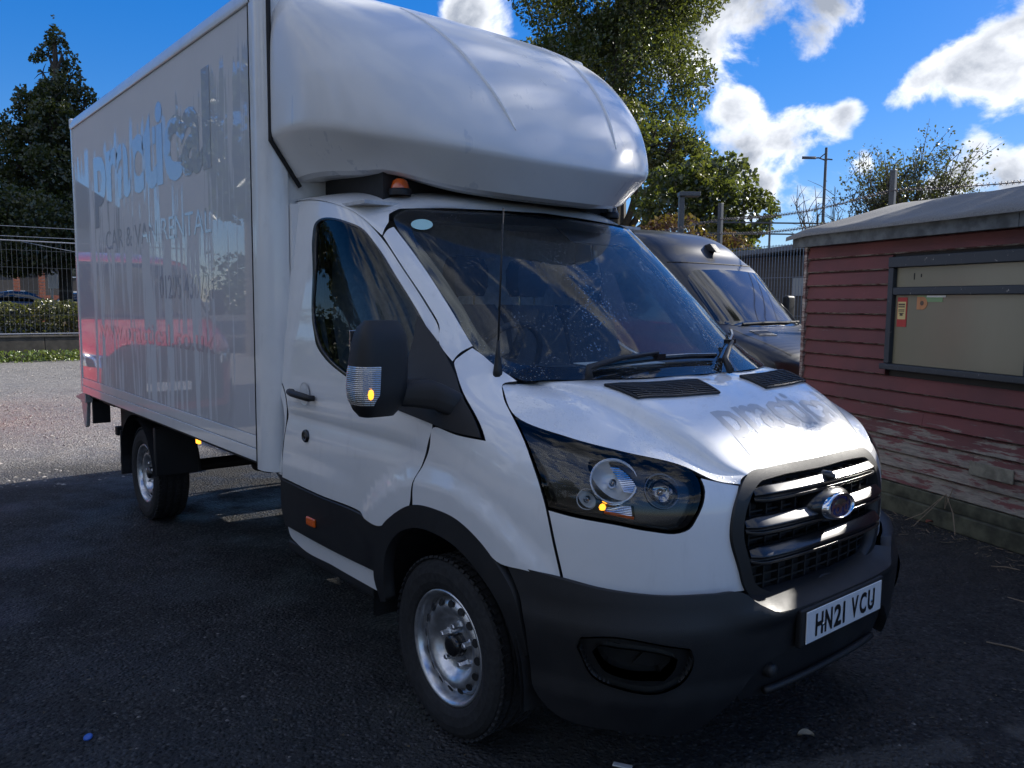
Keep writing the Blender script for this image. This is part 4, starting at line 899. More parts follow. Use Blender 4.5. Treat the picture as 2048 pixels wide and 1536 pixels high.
for s in (-1, 1):
    sp = MB().b2((XR+.05, s*(YB-.01), ZP), (XF, s*YB, ZT)).build('side_panel', DRIP if s < 0 else GRPWHITE, van)
    # roof rail: rounded edge profile, skirt rails, rear and front corner posts
    pr = [(0, 0), (.012, 0), (.014, .03), (.008, .065), (-.012, .088), (-.05, .10), (-.2, .104), (-.2, 0)]
    b = MB(); G = [[(x, s*(YB+o), ZT+.002+z) for o, z in pr] for x in (XR+.02, XF+.02)]; b.grid(G); b.add(G[0], [tuple(range(8))]); b.add(G[1], [tuple(range(8))]); rl = b.build('roof_rail', ALU if False else GRPWHITE, van, bevel=.004); fix_normals(rl)
    MB().b2((XR+.03, s*(YB-.02), .906), (XF, s*(YB+.004), ZP-.003)).b2((XR+.05, s*(YB-.02), ZB), (XF, s*(YB+.006), .903)).build('skirt_rail', GRPWHITE, van, bevel=.003)
    MB().b2((XR, s*(YB-.06), ZB), (XR+.048, s*(YB+.008), ZT+.07)).build('rear_post', GRPWHITE, van, bevel=.008)
    pp = [(XF+.002, s*(YB-.12)), (XF+.002, s*(YB+.006))]+[(XF+.045+.105*math.sin(a), s*(YB+.006-.105*(1-math.cos(a)))) for a in np.linspace(0, math.pi/2, 12)]+[(XF+.15, s*(YB-.12))]
    cp = MB().prism(pp, ZT+.1-.80, 'z', (.80+ZT+.1)/2).build('corner_post', GRPWHITE, van); fix_normals(cp); add_bevel(cp, .003)
    MB().b2((XR-.004, s*(YB-.05), ZT+.0), (XR+.03, s*(YB+.016), ZT+.095)).build('corner_cap', GRPWHITE, van, bevel=.015)
    MB().tube([(XF+.0, s*(YB+.0075), .82), (XF+.0, s*(YB+.0075), ZT+.06)], .003, 4).build('post_seam', RUBBER, van)
MB().b2((XR+.02, -YB+.1, ZT), (XF+.1, YB-.1, ZT+.103)).build('box_roof', GRPWHITE, van)
MB().b2((XF-.02, -YB+.05, .80), (XF+.128, YB-.05, ZT+.09)).build('front_bulkhead', GRPWHITE, van)
MB().b2((XR-.002, -YB+.06, ZP), (XR+.04, YB-.06, ZT)).build('shutter', GREYTRIM, van)
MB().b2((XR+.05, -YB+.05, .80), (XF, YB-.05, .87)).build('box_floor', DARKM, van)
MB().prism([(XF-.22, .835), (XF+.14, .835), (XF+.14, .66), (XF+.05, .69)], .02, 'y', -.95).build('floor_bracket', GRPWHITE, van)
sp = [o for o in bpy.data.objects if o.name.startswith('side_panel')][0]
def ghost(body, x0, x1, z0, h, offset=.0, mat=GHOST):
    V, F = text_arrays(body, 1., offset=offset, spacing=1.0, res=3); V[:, 0] -= V[:, 0].min(); V[:, 0] *= (x1-x0)/V[:, 0].max(); V[:, 1] *= h
    from_arrays('faded_lettering', [(x0+v[0], -YB-.0016, z0+v[1]) for v in V], F, mat, sp)
ghost('practical', -4.66, -2.06, 2.40, .72, .035)
ghost('CAR & VAN RENTAL', -4.36, -2.08, 2.03, .20)
ghost('01295 430731', -3.05, -2.08, 1.665, .21)
ghost_mat('ghost_red', (.50, .46, .49), .47); t.b.inputs['Coat IOR'].default_value = 1.6
ghost('www.practical.co.uk', -4.68, -2.08, 1.36, .20, .01, t.m)
# tail lift folded under the rear
MB().prism([(XR-.01, .74), (XR-.36, .755), (XR-.36, .775), (XR-.05, .83), (XR-.01, .83)], 2.1, 'y', -.01).build('tail_lift', ALU, van, bevel=.004)
MB().prism([(XR-.30, .745), (XR-.06, .745), (XR-.12, .52), (XR-.16, .50), (XR-.2, .53)], .03, 'y', -1.02).build('tail_lift_bracket', ALU, van, bevel=.004)
MB().b2((XR-.05, -1.0, .55), (XR-.01, -.86, .80)).build('tail_lift_ram', DARKM, van)

# ---------------------------------------------------------------- rounded roof pod in front of the box
podtab = [(2.0,.86,-.55,-1.38,2.3),(2.22,.905,-.44,-1.38,2.3),(2.42,1.04,-.325,-1.38,2.45)]
for z in np.arange(2.44, 3.2, .02):
    q = (z-2.42)/.785; podtab.append((z, .6+.453*(1-q**7)**.4-.0*q+.0 if q < 1 else .6, -1.38+1.055*max(1e-4, 1-q**1.5)**.8, -1.38, 2.45+.4*min(1, q*3)-.3*q**4))
POD = Hull(podtab+[(3.3,.55,-1.37,-1.38,2.4)], sig=.008, z0=2.0, z1=3.3)
def pod_pt(P):
    P = P.copy(); f = 1-sstep(2.42, 3.15, P[..., 2]); q = np.clip((P[..., 0]+1.38)/1.08, 0, 1.1); P[..., 2] = P[..., 2]-.135*f*q**2.0+.02*f*np.sin(np.clip(q*1.6, 0, 1)*math.pi); return P
zl = np.concatenate([np.linspace(2.252, 2.42, 12), np.linspace(2.435, 3.08, 34), np.linspace(3.09, 3.195, 14)]); G = []
for z in zl:
    um = np.interp(-1.385, POD.tx[int(round((z-2.0)/.01))][::-1], POD.sg[::-1]); us = np.linspace(-um, um, 121)
    q = pod_pt(POD.P(us, np.full_like(us, z))); k = len(G)
    if k < 12: q[:, 2] += .034*np.exp(-((q[:, 0]+.74)/.14)**2)*sstep(.3, .6, np.abs(q[:, 1]))*(1-k/11)
    G.append(q)
G = np.array(G)
# the lower lip bows up over the cab door
b = MB().grid(G); b.add(G[-1], [tuple(range(121))])
pod = b.build('roof_pod', PODP, van, smooth=True); fix_normals(pod)
lip = G[0]; inn = lip*[1, .955, 1]+np.array([-.03, 0, -.012]); inn[:, 0] = np.maximum(inn[:, 0], -1.385); in2 = inn*[1, .88, 1]+np.array([-.09, 0, .004]); in2[:, 0] = np.maximum(in2[:, 0], -1.38); up = in2+[0, 0, .06]
o = MB().grid(np.stack([lip, inn, in2, up], 0)).build('pod_lip', PODP, pod, smooth=False); fix_normals(o)
from_arrays('pod_underside', up, [tuple(range(121))], DARKM, pod)
MB().b2((-1.36, -.76, 2.12), (-.80, .76, 2.26)).build('pod_gap_filler', DARKM, pod)  # dark filler; shade of the gap over the cab roof put into colour
for s in (-1, 1):
    pts = []
    for k, (y, z) in enumerate(((.47, 3.10), (.457, 3.0), (.43, 2.88), (.40, 2.76), (.365, 2.65), (.341, 2.58), (.325, 2.53))):
        i = int(round((z-2.0)/.01)); u = np.interp(y, -POD.ty[i][:220], POD.sg[:220]); p = pod_pt(POD.P(np.array([-u]), np.array([z])))[0]; pts.append(Vector((p[0], s*abs(p[1]), p[2])))
    pts = [Vector(p) for p in catmull(np.array(pts), 24)]
    rs = [.003+.009*math.sin(math.pi*min(1, (k+.5)/24*1.05))**.7 for k in range(24)]
    MB().tube(pts, rs, 10).build('pod_fin', WETWHITE, pod, smooth=True)
sl = [(-1.345, -1.052, z) for z in (3.1, 2.42)]+[(-1.345, -.905, 2.215)]
for s in (-1, 1): MB().tube([(x, s*abs(y), z) for x, y, z in sl], .012, 6).build('pod_seal', RUBBER, van)

# ================================================================== trees and shrubs
LEAF_D = leafmat('dark_leaf', (.018, .030, .012), (.045, .062, .022), (.075, .080, .025), .22)
LEAF_G = leafmat('backlit_leaf', (.022, .036, .010), (.060, .078, .018), (.12, .105, .02), .38)
LEAF_R = leafmat('russet_leaf', (.10, .025, .012), (.20, .06, .025), None, .3)
LEAF_B = leafmat('brownish_leaf', (.035, .036, .016), (.09, .072, .032), None, .3)
LEAF_H = leafmat('hedge_leaf', (.025, .035, .010), (.14, .13, .045), (.13, .07, .03), .25)
LEAF_W = leafmat('weed_leaf', (.06, .11, .02), (.16, .22, .05), (.2, .16, .06), .35)
BARK = simple('bark', (.055, .046, .036), .9, var=.35, scale=12, bump=.4)
def leaves(pts, size, r, droop=.2, asp=.62):
    n = len(pts); d = r.normal(size=(n, 3)); d[:, 2] -= droop; d /= np.linalg.norm(d, axis=1, keepdims=True)
    o = np.cross(d, r.normal(size=(n, 3))); o /= np.linalg.norm(o, axis=1, keepdims=True)+1e-9; nn = np.cross(d, o)
    s = size*r.uniform(.55, 1.3, (n, 1)); w = s*asp
    A = pts-d*s*.5; B = pts+o*w*.5+nn*s*.14; Cc = pts+d*s*.5; Dd = pts-o*w*.5+nn*s*.14
    V = np.stack([A, B, Cc, Dd], 1).reshape(-1, 3); k = np.arange(n)[:, None]*4
    return V, np.concatenate([k+[0, 1, 2], k+[0, 2, 3]], 0)
def mesh_fast(name, V, F, mat, parent, **tags):
    me = bpy.data.meshes.new(name); F = np.asarray(F, np.int32); n = len(F); k = F.shape[1]
    me.vertices.add(len(V)); me.vertices.foreach_set('co', np.asarray(V, np.float32).ravel())
    me.loops.add(n*k); me.loops.foreach_set('vertex_index', F.ravel()); me.polygons.add(n)
    me.polygons.foreach_set('loop_start', np.arange(n, dtype=np.int32)*k)
    me.update(calc_edges=True); me.validate(); me.materials.append(mat)
    o = bpy.data.objects.new(name, me); return link(o, parent, **tags)
def crown_points(blobs, n, r, gap=.0, gs=1.2, shell=.45):
    vol = np.array([b[3]*b[4]*b[5] for b in blobs]); vol = vol**.8; ks = r.choice(len(blobs), n*3, p=vol/vol.sum()); out = []
    B = np.array(blobs)[ks]; d = r.normal(size=(n*3, 3)); d /= np.linalg.norm(d, axis=1, keepdims=True); rr = (shell+(1-shell)*r.random(n*3))**.8
    P = B[:, :3]+d*B[:, 3:6]*rr[:, None]
    keep = [mnoise.fractal((p[0]/gs, p[1]/gs, p[2]/gs), 1.0, 2.0, 3) > gap for p in P]
    return P[np.array(keep)][:n]
def tree(name, label, cat, base, h, tr, blobs, n, size, mat, seed, group=None, gap=-.05, gs=1.1, limbs=True):
    r = np.random.default_rng(seed); root = thing(name, label, cat, base, 0, group); b = MB(); top = Vector((0, 0, h))
    b.tube([(0, 0, -.1), (.03, .02, h*.3), (-.04, .05, h*.62), (0, 0, h)], [tr*1.25, tr, tr*.75, tr*.35], 9)
    for bl in (blobs if limbs else []):
        c = Vector(bl[:3]); st = Vector((0, 0, min(h, max(h*.25, c.z-.9*abs(c.xy.length)-.3)))); m = (st+c)/2+Vector((0, 0, -.08*(c-st).length))
        b.tube([st, m, c, c+(c-st)*.15], [tr*.42, tr*.3, tr*.16, tr*.05], 6)
        for q in range(5):
            e = c+Vector(r.normal(size=3)).normalized()*min(bl[3:6])*.85; b.tube([c, (c+e)/2+Vector((0, 0, .05)), e], [tr*.12, tr*.08, tr*.02], 4)
    b.build('trunk', BARK, root)
    P = crown_points(blobs, n, r, gap, gs); V, F = leaves(P, size, r); mesh_fast('crown', V, F, mat, root); return root
r0 = np.random.default_rng(11)
# tall dark tree behind the left fence
bl = []
for z, R, k in ((3.6, 2.7, 6), (5.0, 2.5, 6), (6.3, 2.2, 6), (7.6, 1.85, 5), (8.8, 1.35, 4), (9.8, .9, 3), (10.7, .55, 2), (11.5, .35, 1)):
    for i in range(k):
        a = i/k*6.28+z*2.1; q = R*.62 if k > 1 else 0; bl.append((q*math.cos(a), q*math.sin(a), z+r0.uniform(-.3, .3), R*.52, R*.52, .95))
tree('tree', 'tall dark green tapering tree beyond the mesh fence on the left', 'tree', (-32.3, 4.0, 0), 11.2, .22, bl, 52000, .17, LEAF_D, 21, gap=-.10, gs=.9)
tree('tree', 'dark low bushy tree filling the space under the tapering tree', 'tree', (-29.5, 4.6, 0), 4.5, .10, [(0, -4, 4.4, 2., 2., 1.5), (1.0, -2.4, 4.0, 1.6, 1.6, 1.3), (-1, -5.4, 4.6, 1.8, 1.8, 1.5), (.4, -.6, 3.9, 1.6, 1.6, 1.3), (0, -7, 5.0, 1.8, 1.6, 1.6), (-.5, .8, 4.8, 1.8, 1.8, 1.6)], 26000, .16, LEAF_D, 22, gap=-.25, limbs=False)
# big spreading tree behind the box van
bl = [(0, 0, 7.5, 2.9, 2.9, 1.8), (0, 0, 10.5, 3.4, 3.4, 2.2), (0, 0, 13, 2.6, 2.6, 1.8)]
for i in range(34):
    a = i*2.4; z = 4.2+9*((i*.618) % 1); R = 2.6+1.6*math.sin(min(1, (z-3.5)/8)*math.pi)
    bl.append((R*math.cos(a), R*math.sin(a), z, r0.uniform(1., 1.6), r0.uniform(1., 1.6), r0.uniform(.75, 1.15)))
tree('tree', 'big spreading leafy tree rising behind the white van and its roof pod', 'tree', (-27.0, 28.7, 0), 18, .6, [tuple(1.72*q for q in b_) for b_ in bl], 150000, .205, LEAF_G, 23, gap=-.10, gs=1.6)
tree('tree', 'pale leafed tree peeping over the top of the roof pod', 'tree', (-33., 16.5, 0), 10, .3, [(0, 0, 11.5, 2.2, 2.2, 1.7), (1.6, 1.2, 12.4, 1.5, 1.5, 1.2), (-1.8, -.6, 11.4, 1.6, 1.6, 1.2), (0, 0, 9, 2.4, 2.4, 1.8)], 14000, .2, LEAF_G, 24, gap=0)
tree('tree', 'low drooping tree to the right of the big tree, past the post', 'tree', (-12.4, 17.5, 0), 5.2, .14, [(0, 0, 5.3, 1.2, 1.2, .9), (.5, .7, 4.4, 1.1, 1.1, .8), (-.9, -.9, 4.8, 1.3, 1.3, 1.0), (0, 0, 3.4, 1.4, 1.4, .9)], 9000, .17, LEAF_G, 25, gap=-.05, gs=.8)
tree('shrub', 'russet red shrub above the roof of the dark van', 'shrub', (-9.6, 12.2, 0), 3.2, .07, [(0, 0, 3.1, .9, .9, .65), (-.7, -.6, 2.9, .8, .8, .6), (.8, .7, 2.8, .7, .7, .6), (0, 0, 2.3, .9, .9, .6)], 7000, .11, LEAF_R, 26, gap=-.1, gs=.6)
tree('tree', 'small weeping grey green tree next to the twin lamp post', 'tree', (-16.6, 23.6, 0), 4.2, .1, [(0, 0, 4.5, .8, .9, .9), (.2, .4, 3.6, .8, .9, .9), (-.2, -.2, 3.0, .9, .9, .9)], 5000, .15, LEAF_B, 27, gap=-.1, gs=.5)
# sparse autumn bush with bare twigs behind the hut
def twiggy(name, label, base, h, spread, nb, nleaf, seed, mat, leaf):
    r = np.random.default_rng(seed); root = thing(name, label, 'bush', base); b = MB(); tips = []
    for i in range(nb):
        a = r.uniform(0, 6.28); e = Vector((math.cos(a)*spread*r.uniform(.2, 1), math.sin(a)*spread*r.uniform(.2, 1), h*r.uniform(.62, 1.02))); m = Vector((e.x*.35, e.y*.35, e.z*.55)); pts = [Vector((0, 0, .3)), m, m.lerp(e, .6)+Vector((0, 0, .08)), e]
        b.tube(pts, [.035, .022, .013, .004], 5)
        for q in range(7):
            t_ = r.uniform(.25, 1); s = m.lerp(e, t_); f = s+Vector(r.normal(size=3))*.34+Vector((0, 0, .16)); b.tube([s, (s+f)/2+Vector((0, 0, .04)), f], [.009, .007, .003], 4); tips += [s.lerp(f, r.random()) for _ in range(9)]
    b.build('branch', BARK, root); P = np.array([t_[:] for t_ in tips]); P = P[r.integers(0, len(P), nleaf)]+r.normal(size=(nleaf, 3))*.09
    V, F = leaves(P, leaf, r); mesh_fast('foliage', V, F, mat, root); return root
twiggy('bush', 'sparse brown leafed bush rising behind the red hut roof', (-6.0, 15.9, 0), 4.95, 1.4, 110, 24000, 31, LEAF_B, .07)
twiggy('bush', 'bare twiggy bush left of the brown leafed bush', (-7.4, 15.0, 0), 4.35, 1.0, 34, 260, 32, LEAF_B, .06)

# ================================================================== left background
CONC = simple('dark_concrete', (.085, .075, .06), .9, var=.3, scale=5, bump=.3)
BRICK = simple('red_brick', (.36, .13, .08), .9, var=.25, scale=20)
MORTAR = simple('mortar', (.42, .38, .34), .95)
GALV = simple('galvanised', (.33, .34, .36), .45, .6)
wl = thing('retaining_wall', 'low dark concrete wall below the mesh fence on the left', 'wall', (-22.3, 1.5, 0))
for k in range(4): MB().b2((-.12, -9+4.5*k+.006, 0), (.12, -4.5+4.5*k-.006, .60)).build('wall_panel', CONC, wl, bevel=.012)
MB().b2((-.14, -9, .603), (.14, 9, .655)).build('coping', CONC, wl, bevel=.01)
mf = thing('mesh_fence', 'tall mesh fence panels with pale top tube on the low wall', 'fence', (-22.25, 1.5, 0))
for k in range(4):
    y0, y1 = -8.9+3.5*k, -8.9+3.5*(k+1)-.08
    MB().tube([(0, y0, .70), (0, y0, 3.14), (0, y1, 3.14), (0, y1, .70), (0, y0, .70)], .022, 8).build('fence_frame', GALV, mf)
    b = MB()
    for y in np.arange(y0+.1, y1, .115): b.tube([(0, y, .7), (0, y, 3.14)], .004, 4, False)
    for z in (1.2, 1.85, 2.45, 2.9): b.tube([(0, y0, z), (0, y1, z)], .004, 4, False)
    b.build('wire_mesh', simple('mesh_wire', (.16, .165, .17), .5, .5) if k == 0 else MATS['mesh_wire'], mf, kind='stuff')
for z in (3.27, 3.53):
    MB().tube([(0, -8.9, z), (0, -2, z-.03), (0, 5, z+.02)], .008, 5).build('strand_wire', GALV, mf)
MB().tube([(0, -.4, 3.12), (0, .3, 3.0), (0, 1.2, 2.86), (0, 2.5, 2.8)], .008, 5).build('loose_wire', GALV, mf)
r = np.random.default_rng(41); n = 26000
P = np.stack([r.uniform(-.55, .55, n)*1.0, r.uniform(-9, 9, n), .35+1.2*r.random(n)**.8], 1); P[:, 2] += .07*np.sin(P[:, 1]*3.1)+.05*np.sin(P[:, 1]*7.7)
hd = thing('hedge', 'clipped green and brown hedge behind the mesh fence', 'hedge', (-23.4, 1.5, 0)); V, F = leaves(P, .105, r, .1); mesh_fast('foliage', V, F, LEAF_H, hd)
b = MB(); [b.tube([(r.uniform(-.2, .2), y, 0), (r.uniform(-.3, .3), y+r.uniform(-.2, .2), 1.3)], [.02, .006], 5) for y in np.arange(-9, 9, .22)]; b.build('stem', BARK, hd)
n = 5200; P = np.stack([r.normal(0, .28, n), r.uniform(-8, 6, n), .02+.26*r.random(n)**1.6], 1); V, F = leaves(P, .10, r, -.3, .5); o = mesh_fast('weeds', V+np.array([-21.75, 1.5, 0]), F, LEAF_W, None, kind='stuff')
# low brick pillars with railings between them, across the road
def brick_pillar(label, x, y, h=2.25, w=.26):
    p = thing('brick_pillar', label, 'pillar', (x, y, .45), 0, 'brick pillars across the road'); MB().b2((-w/2+.02, -w/2+.02, 0), (w/2-.02, w/2-.02, h)).build('mortar_core', MORTAR, p)
    base = None
    for k in range(int(h/.15)):
        for i in range(2):
            if base is None:
                base = MB().b2((-w/2, -.062, -.06), (w/2, .062, .06)).build('brick', BRICK, p); o = base
            else: o = base.copy(); COL.objects.link(o); o.parent = p
            o.location = ((0, (i-.5)*.134, .08+.15*k) if k % 2 == 0 else ((i-.5)*.134, 0, .08+.15*k)); o.rotation_euler = (0, 0, 0 if k % 2 == 0 else math.pi/2)
    MB().b2((-w/2-.04, -w/2-.04, h), (w/2+.04, w/2+.04, h+.09)).build('pillar_cap', CONC, p, bevel=.01)
brick_pillar('brick pillar left of the dark railings, near the left picture edge', -43, 3.96, 2.27)
brick_pillar('brick pillar just left of the white notice board', -43, 5.03, 2.57)
rl = thing('railings', 'dark upright railings between the two brick pillars', 'railings', (-43.1, 4.5, .45))
bar = None
for k in range(20):
    if bar is None: bar = MB().b2((-.007, -.007, .1), (.007, .007, 2.3)).build('railing_bar', DARKM, rl); o = bar
    else: o = bar.copy(); COL.objects.link(o); o.parent = rl
    o.location = (0, -.40+.042*k, 0)
for z in (.3, 2.2): MB().b2((-.02, -.45, z), (.02, .45, z+.05)).build('rail', DARKM, rl)
nb = thing('notice_board', 'white notice board on a grey post beyond the hedge', 'sign', (-36, 4.22, .45))
t = NT('board_white'); t.p(base=(.78, .78, .76), rough=.5); BOARD = t.m
MB().tube([(0, -.02, 0), (0, -.02, 2.40)], .055, 10).build('post', GALV, nb); MB().b2((.06, -.15, 1.60), (.085, .52, 2.28)).build('board', BOARD, nb, bevel=.005)
lw = thing('brick_wall', 'low red brick wall beyond the parked cars', 'wall', (-44.5, 6.9, .45)); base = None
MB().b2((-.09, -1.9, 0), (.09, 1.9, 1.32)).build('mortar_core', MORTAR, lw)
for k in range(9):
    for i in range(9):
        if base is None: base = MB().b2((-.105, -.20, -.065), (.105, .20, .065)).build('brick', BRICK, lw); o = base
        else: o = base.copy(); COL.objects.link(o); o.parent = lw
        o.location = (0, -1.68+.42*i-(.1 if k % 2 else 0), .09+.148*k)
# parked cars glimpsed over the hedge
def small_car(label, x, y, rz, body, group=None):
    c = thing('parked_car', label, 'car', (x, y, .45), rz, group); G = []
    prof = [(-2.1, .55, .75, .80), (-2.05, .35, .95, .85), (-1.5, .28, 1.02, .87), (-.9, .26, 1.05, .88), (.6, .26, 1.0, .88), (1.4, .28, .92, .86), (2.0, .34, .8, .8), (2.12, .45, .65, .74)]
    for xx, z0, z1, w in prof: G.append([(xx, -w*.92, z0), (xx, -w, (z0+z1)/2), (xx, -w*.93, z1), (xx, -w*.5, z1+.03), (xx, 0, z1+.04), (xx, w*.5, z1+.03), (xx, w*.93, z1), (xx, w, (z0+z1)/2), (xx, w*.92, z0)])
    o = MB().grid(G).build('body', body, c, smooth=True); fix_normals(o)
    G = []
    for xx, z, w in ((-1.7, 1.04, .8), (-1.1, 1.38, .66), (-.5, 1.47, .62), (.1, 1.45, .62), (.9, 1.02, .78)): G.append([(xx, -w-.05, 1.0), (xx, -w, z), (xx, 0, z+.03), (xx, w, z), (xx, w+.05, 1.0)])
    o = MB().grid(G).build('window', FRIT, c, smooth=True); fix_normals(o)
    G = [[(xx, s*w, z) for s in (-1, -.5, 0, .5, 1)] for xx, z, w in ((-1.15, 1.385, .63), (-.5, 1.485, .6), (.12, 1.465, .6))]; o = MB().grid(G).build('roof', body, c, smooth=True); fix_normals(o)
    for xx in (-1.35, 1.35):
        for s in (-1, 1): MB().lathe([(.0, -.09), (.2, -.1), (.31, -.08), (.32, 0), (.31, .08), (.0, .09)], 24, 'y', (xx, s*.78, .32)).build('wheel', TYRE, c, smooth=True)
    return c
NAVY = paint('navy_paint', (.010, .013, .03)); SILVER = paint('silver_paint', (.32, .34, .37)); 
small_car('dark blue parked car seen just over the hedge on the left', -38.8, 3.6, 1.57, NAVY)
small_car('dark parked car right of the notice board post', -37.5, 6.3, 1.57, paint('charcoal_paint', (.012, .013, .016)))
small_car('pale parked car behind the dark railings', -47, 5.0, 1.75, SILVER)
small_car('silver blue parked car at the left picture edge', -46, 2.1, 1.57, SILVER)
hs = thing('house', 'dim brick house with tiled roof half hidden behind the dark trees', 'house', (-75, 6, 0))
TILE = simple('roof_tile', (.11, .085, .07), .9)
MB().b2((-4, -9, 0), (4, 9, 5.2)).build('wall', simple('dim_render', (.085, .075, .065), .9), hs); o = MB().prism([(-4.4, 5.15), (4.4, 5.15), (0, 8.2)], 18.6, 'y').build('roof', TILE, hs); fix_normals(o)
for y in (-6, -2, 2, 6):
    for z in (1.0, 3.3):
        w = MB().b2((4.0, y-.6, z), (4.06, y+.6, z+1.2)).build('window', BOARD, hs); MB().b2((4.055, y-.5, z+.1), (4.075, y+.5, z+1.1)).build('pane', FRIT, w)

# ================================================================== right background: lamps, posts, wire, fence, low building
POSTM = simple('post_steel', (.10, .105, .11), .5, .5)
def lamp_post(label, x, y, h, two, rz):
    l = thing('street_lamp', label, 'street lamp', (x, y, 0), rz, 'street lamps beyond the fence'); MB().tube([(0, 0, 0), (0, 0, h*.45), (0, 0, h)], [.11, .08, .065], 10).build('pole', POSTM, l)
    for s in ((-1, 1) if two else (-1,)):
        MB().tube([(0, 0, h-.62), (s*.35, 0, h-.50), (s*.9, 0, h-.52)], .035, 6).tube([(0, 0, h-.25), (s*.30, 0, h-.5)], .03, 6).build('arm', POSTM, l)
        G = [[(s*(.5+dx), w*sy, h-.53+zz) for sy, zz in ((-1, 0), (-.6, .07), (0, .10), (.6, .07), (1, 0), (0, -.04), (-1, 0))] for dx, w in ((0, .06), (.12, .13), (.45, .15), (.62, .11), (.68, .03))]
        o = MB().grid(G).build('lamp_head', POSTM, l, smooth=True); fix_normals(o)
    if not two: MB().tube([(0, 0, h-.55), (.32, 0, h-.58)], .035, 6).build('stub_arm', POSTM, l)
va = math.atan2(.64, -.768)-math.pi/2
lamp_post('tall single arm street lamp against the clouds right of the big tree', -19.0, 35.25, 9.45, False, va)
lamp_post('distant twin arm street lamp low beside the weeping tree', -36.0, 54.4, 9.3, True, va)
fd = thing('floodlight_post', 'dark post with a flat square lamp head in front of the russet shrub', 'lamp', (-7.3, 9.5, 0), va)
MB().b2((-.05, -.05, 0), (.05, .05, 3.70)).build('post', POSTM, fd, bevel=.006); MB().b2((-.06, -.12, 3.66), (.33, .12, 3.74)).build('lamp_head', POSTM, fd, bevel=.01)
WIRE = simple('barbed_wire', (.14, .12, .11), .6, .5)
bw = thing('barbed_wire_fence', 'barbed wire strands on grey posts above the hut and mesh fence', 'fence', (0, 0, 0))
PP = [(-11.2, 9.9, 3.3), (-6.2, 9.2, 3.42), (-2.88, 8.5, 3.52), (1.5, 7.6, 3.5)]
for x, y, z in PP: MB().b2((x-.035, y-.035, 0), (x+.035, y+.035, z)).build('post', POSTM, bw, bevel=.004)
for dz in (-.28, -.53, -.03):
    if dz == -.03: continue
    for (a, c) in zip(PP, PP[1:]):
        A, B = Vector(a)+Vector((0, -.04, dz)), Vector(c)+Vector((0, -.04, dz)); pts = [A.lerp(B, k/12)+Vector((0, 0, -.10*math.sin(math.pi*k/12))) for k in range(13)]
        b = MB().tube(pts, .007, 5)
        for k in range(1, 60):
            f = k/60*12; i = min(11, int(f)); p = pts[i].lerp(pts[i+1], f-i); b.tube([p+Vector((.0, -.012, -.025)), p+Vector((.01, .012, .03))], .0045, 4); b.tube([p+Vector((-.02, .0, .025)), p+Vector((.025, .0, -.02))], .0045, 4)
        b.build('barbed_strand', WIRE, bw)
fm = thing('mesh_fence', 'upright wire mesh fence between the dark van and the red hut', 'fence', (-4.6, 8.75, 0), -.2)
bar = None
for k in range(70):
    if bar is None: bar = MB().tube([(0, 0, .05), (0, 0, 2.62)], .005, 4).build('wire', MATS['galvanised'], fm); o = bar
    else: o = bar.copy(); COL.objects.link(o); o.parent = fm
    o.location = (-1.6+.062*k, 0, 0)
for z in (.3, .9, 1.5, 2.1, 2.6): MB().tube([(-1.6, .006, z), (2.7, .006, z)], .006, 4).build('cross_wire', MATS['galvanised'], fm)
lb = thing('low_building', 'low brown building with grey roof behind the mesh fence', 'building', (-5.6, 11.4, 0), -.2)
MB().b2((-2.3, 0, 0), (3.8, 3, 2.62)).build('wall', simple('brown_boards', (.10, .085, .07), .85), lb)
o = MB().prism([(-2.6, 2.62), (3.9, 2.85), (3.9, 2.95), (-2.6, 2.72)], 3.6, 'y', 1.5).build('roof', simple('grey_roof', (.16, .165, .17), .8), lb, bevel=.01)
t = NT('weathered_paper'); t.p(base=(.40, .40, .37), rough=.8)
for i, (x, z, w, h, lab) in enumerate(((-.55, 1.85, .32, .34, 'grey paper notice on the brown building, left one behind the mesh'), (.25, 1.7, .5, .5, 'larger pale notice in the middle of the brown building'), (1.15, 1.85, .42, .42, 'grey notice on the brown building nearest the red hut'))):
    o = MB().b2((x, -.03, z), (x+w, -.004, z+h)).build('notice', t.m, None, label=lab, cat='notice'); o.location = lb.location; o.rotation_euler = lb.rotation_euler
rr_ = thing('railing', 'two bar railing in the distance beneath the twin lamp', 'railing', (-10.2, 17.3, 0), math.atan2(1.68, 1.39))
for z in (3.62, 3.92): MB().tube([(-2.4, 0, z), (2.4, 0, z)], .022, 6).build('rail', POSTM, rr_)
for x in (-2.3, -.2, 1.1): MB().tube([(x, 0, 0), (x, 0, 4.0 if x < 1 else 4.15)], .03, 6).build('post', POSTM, rr_)

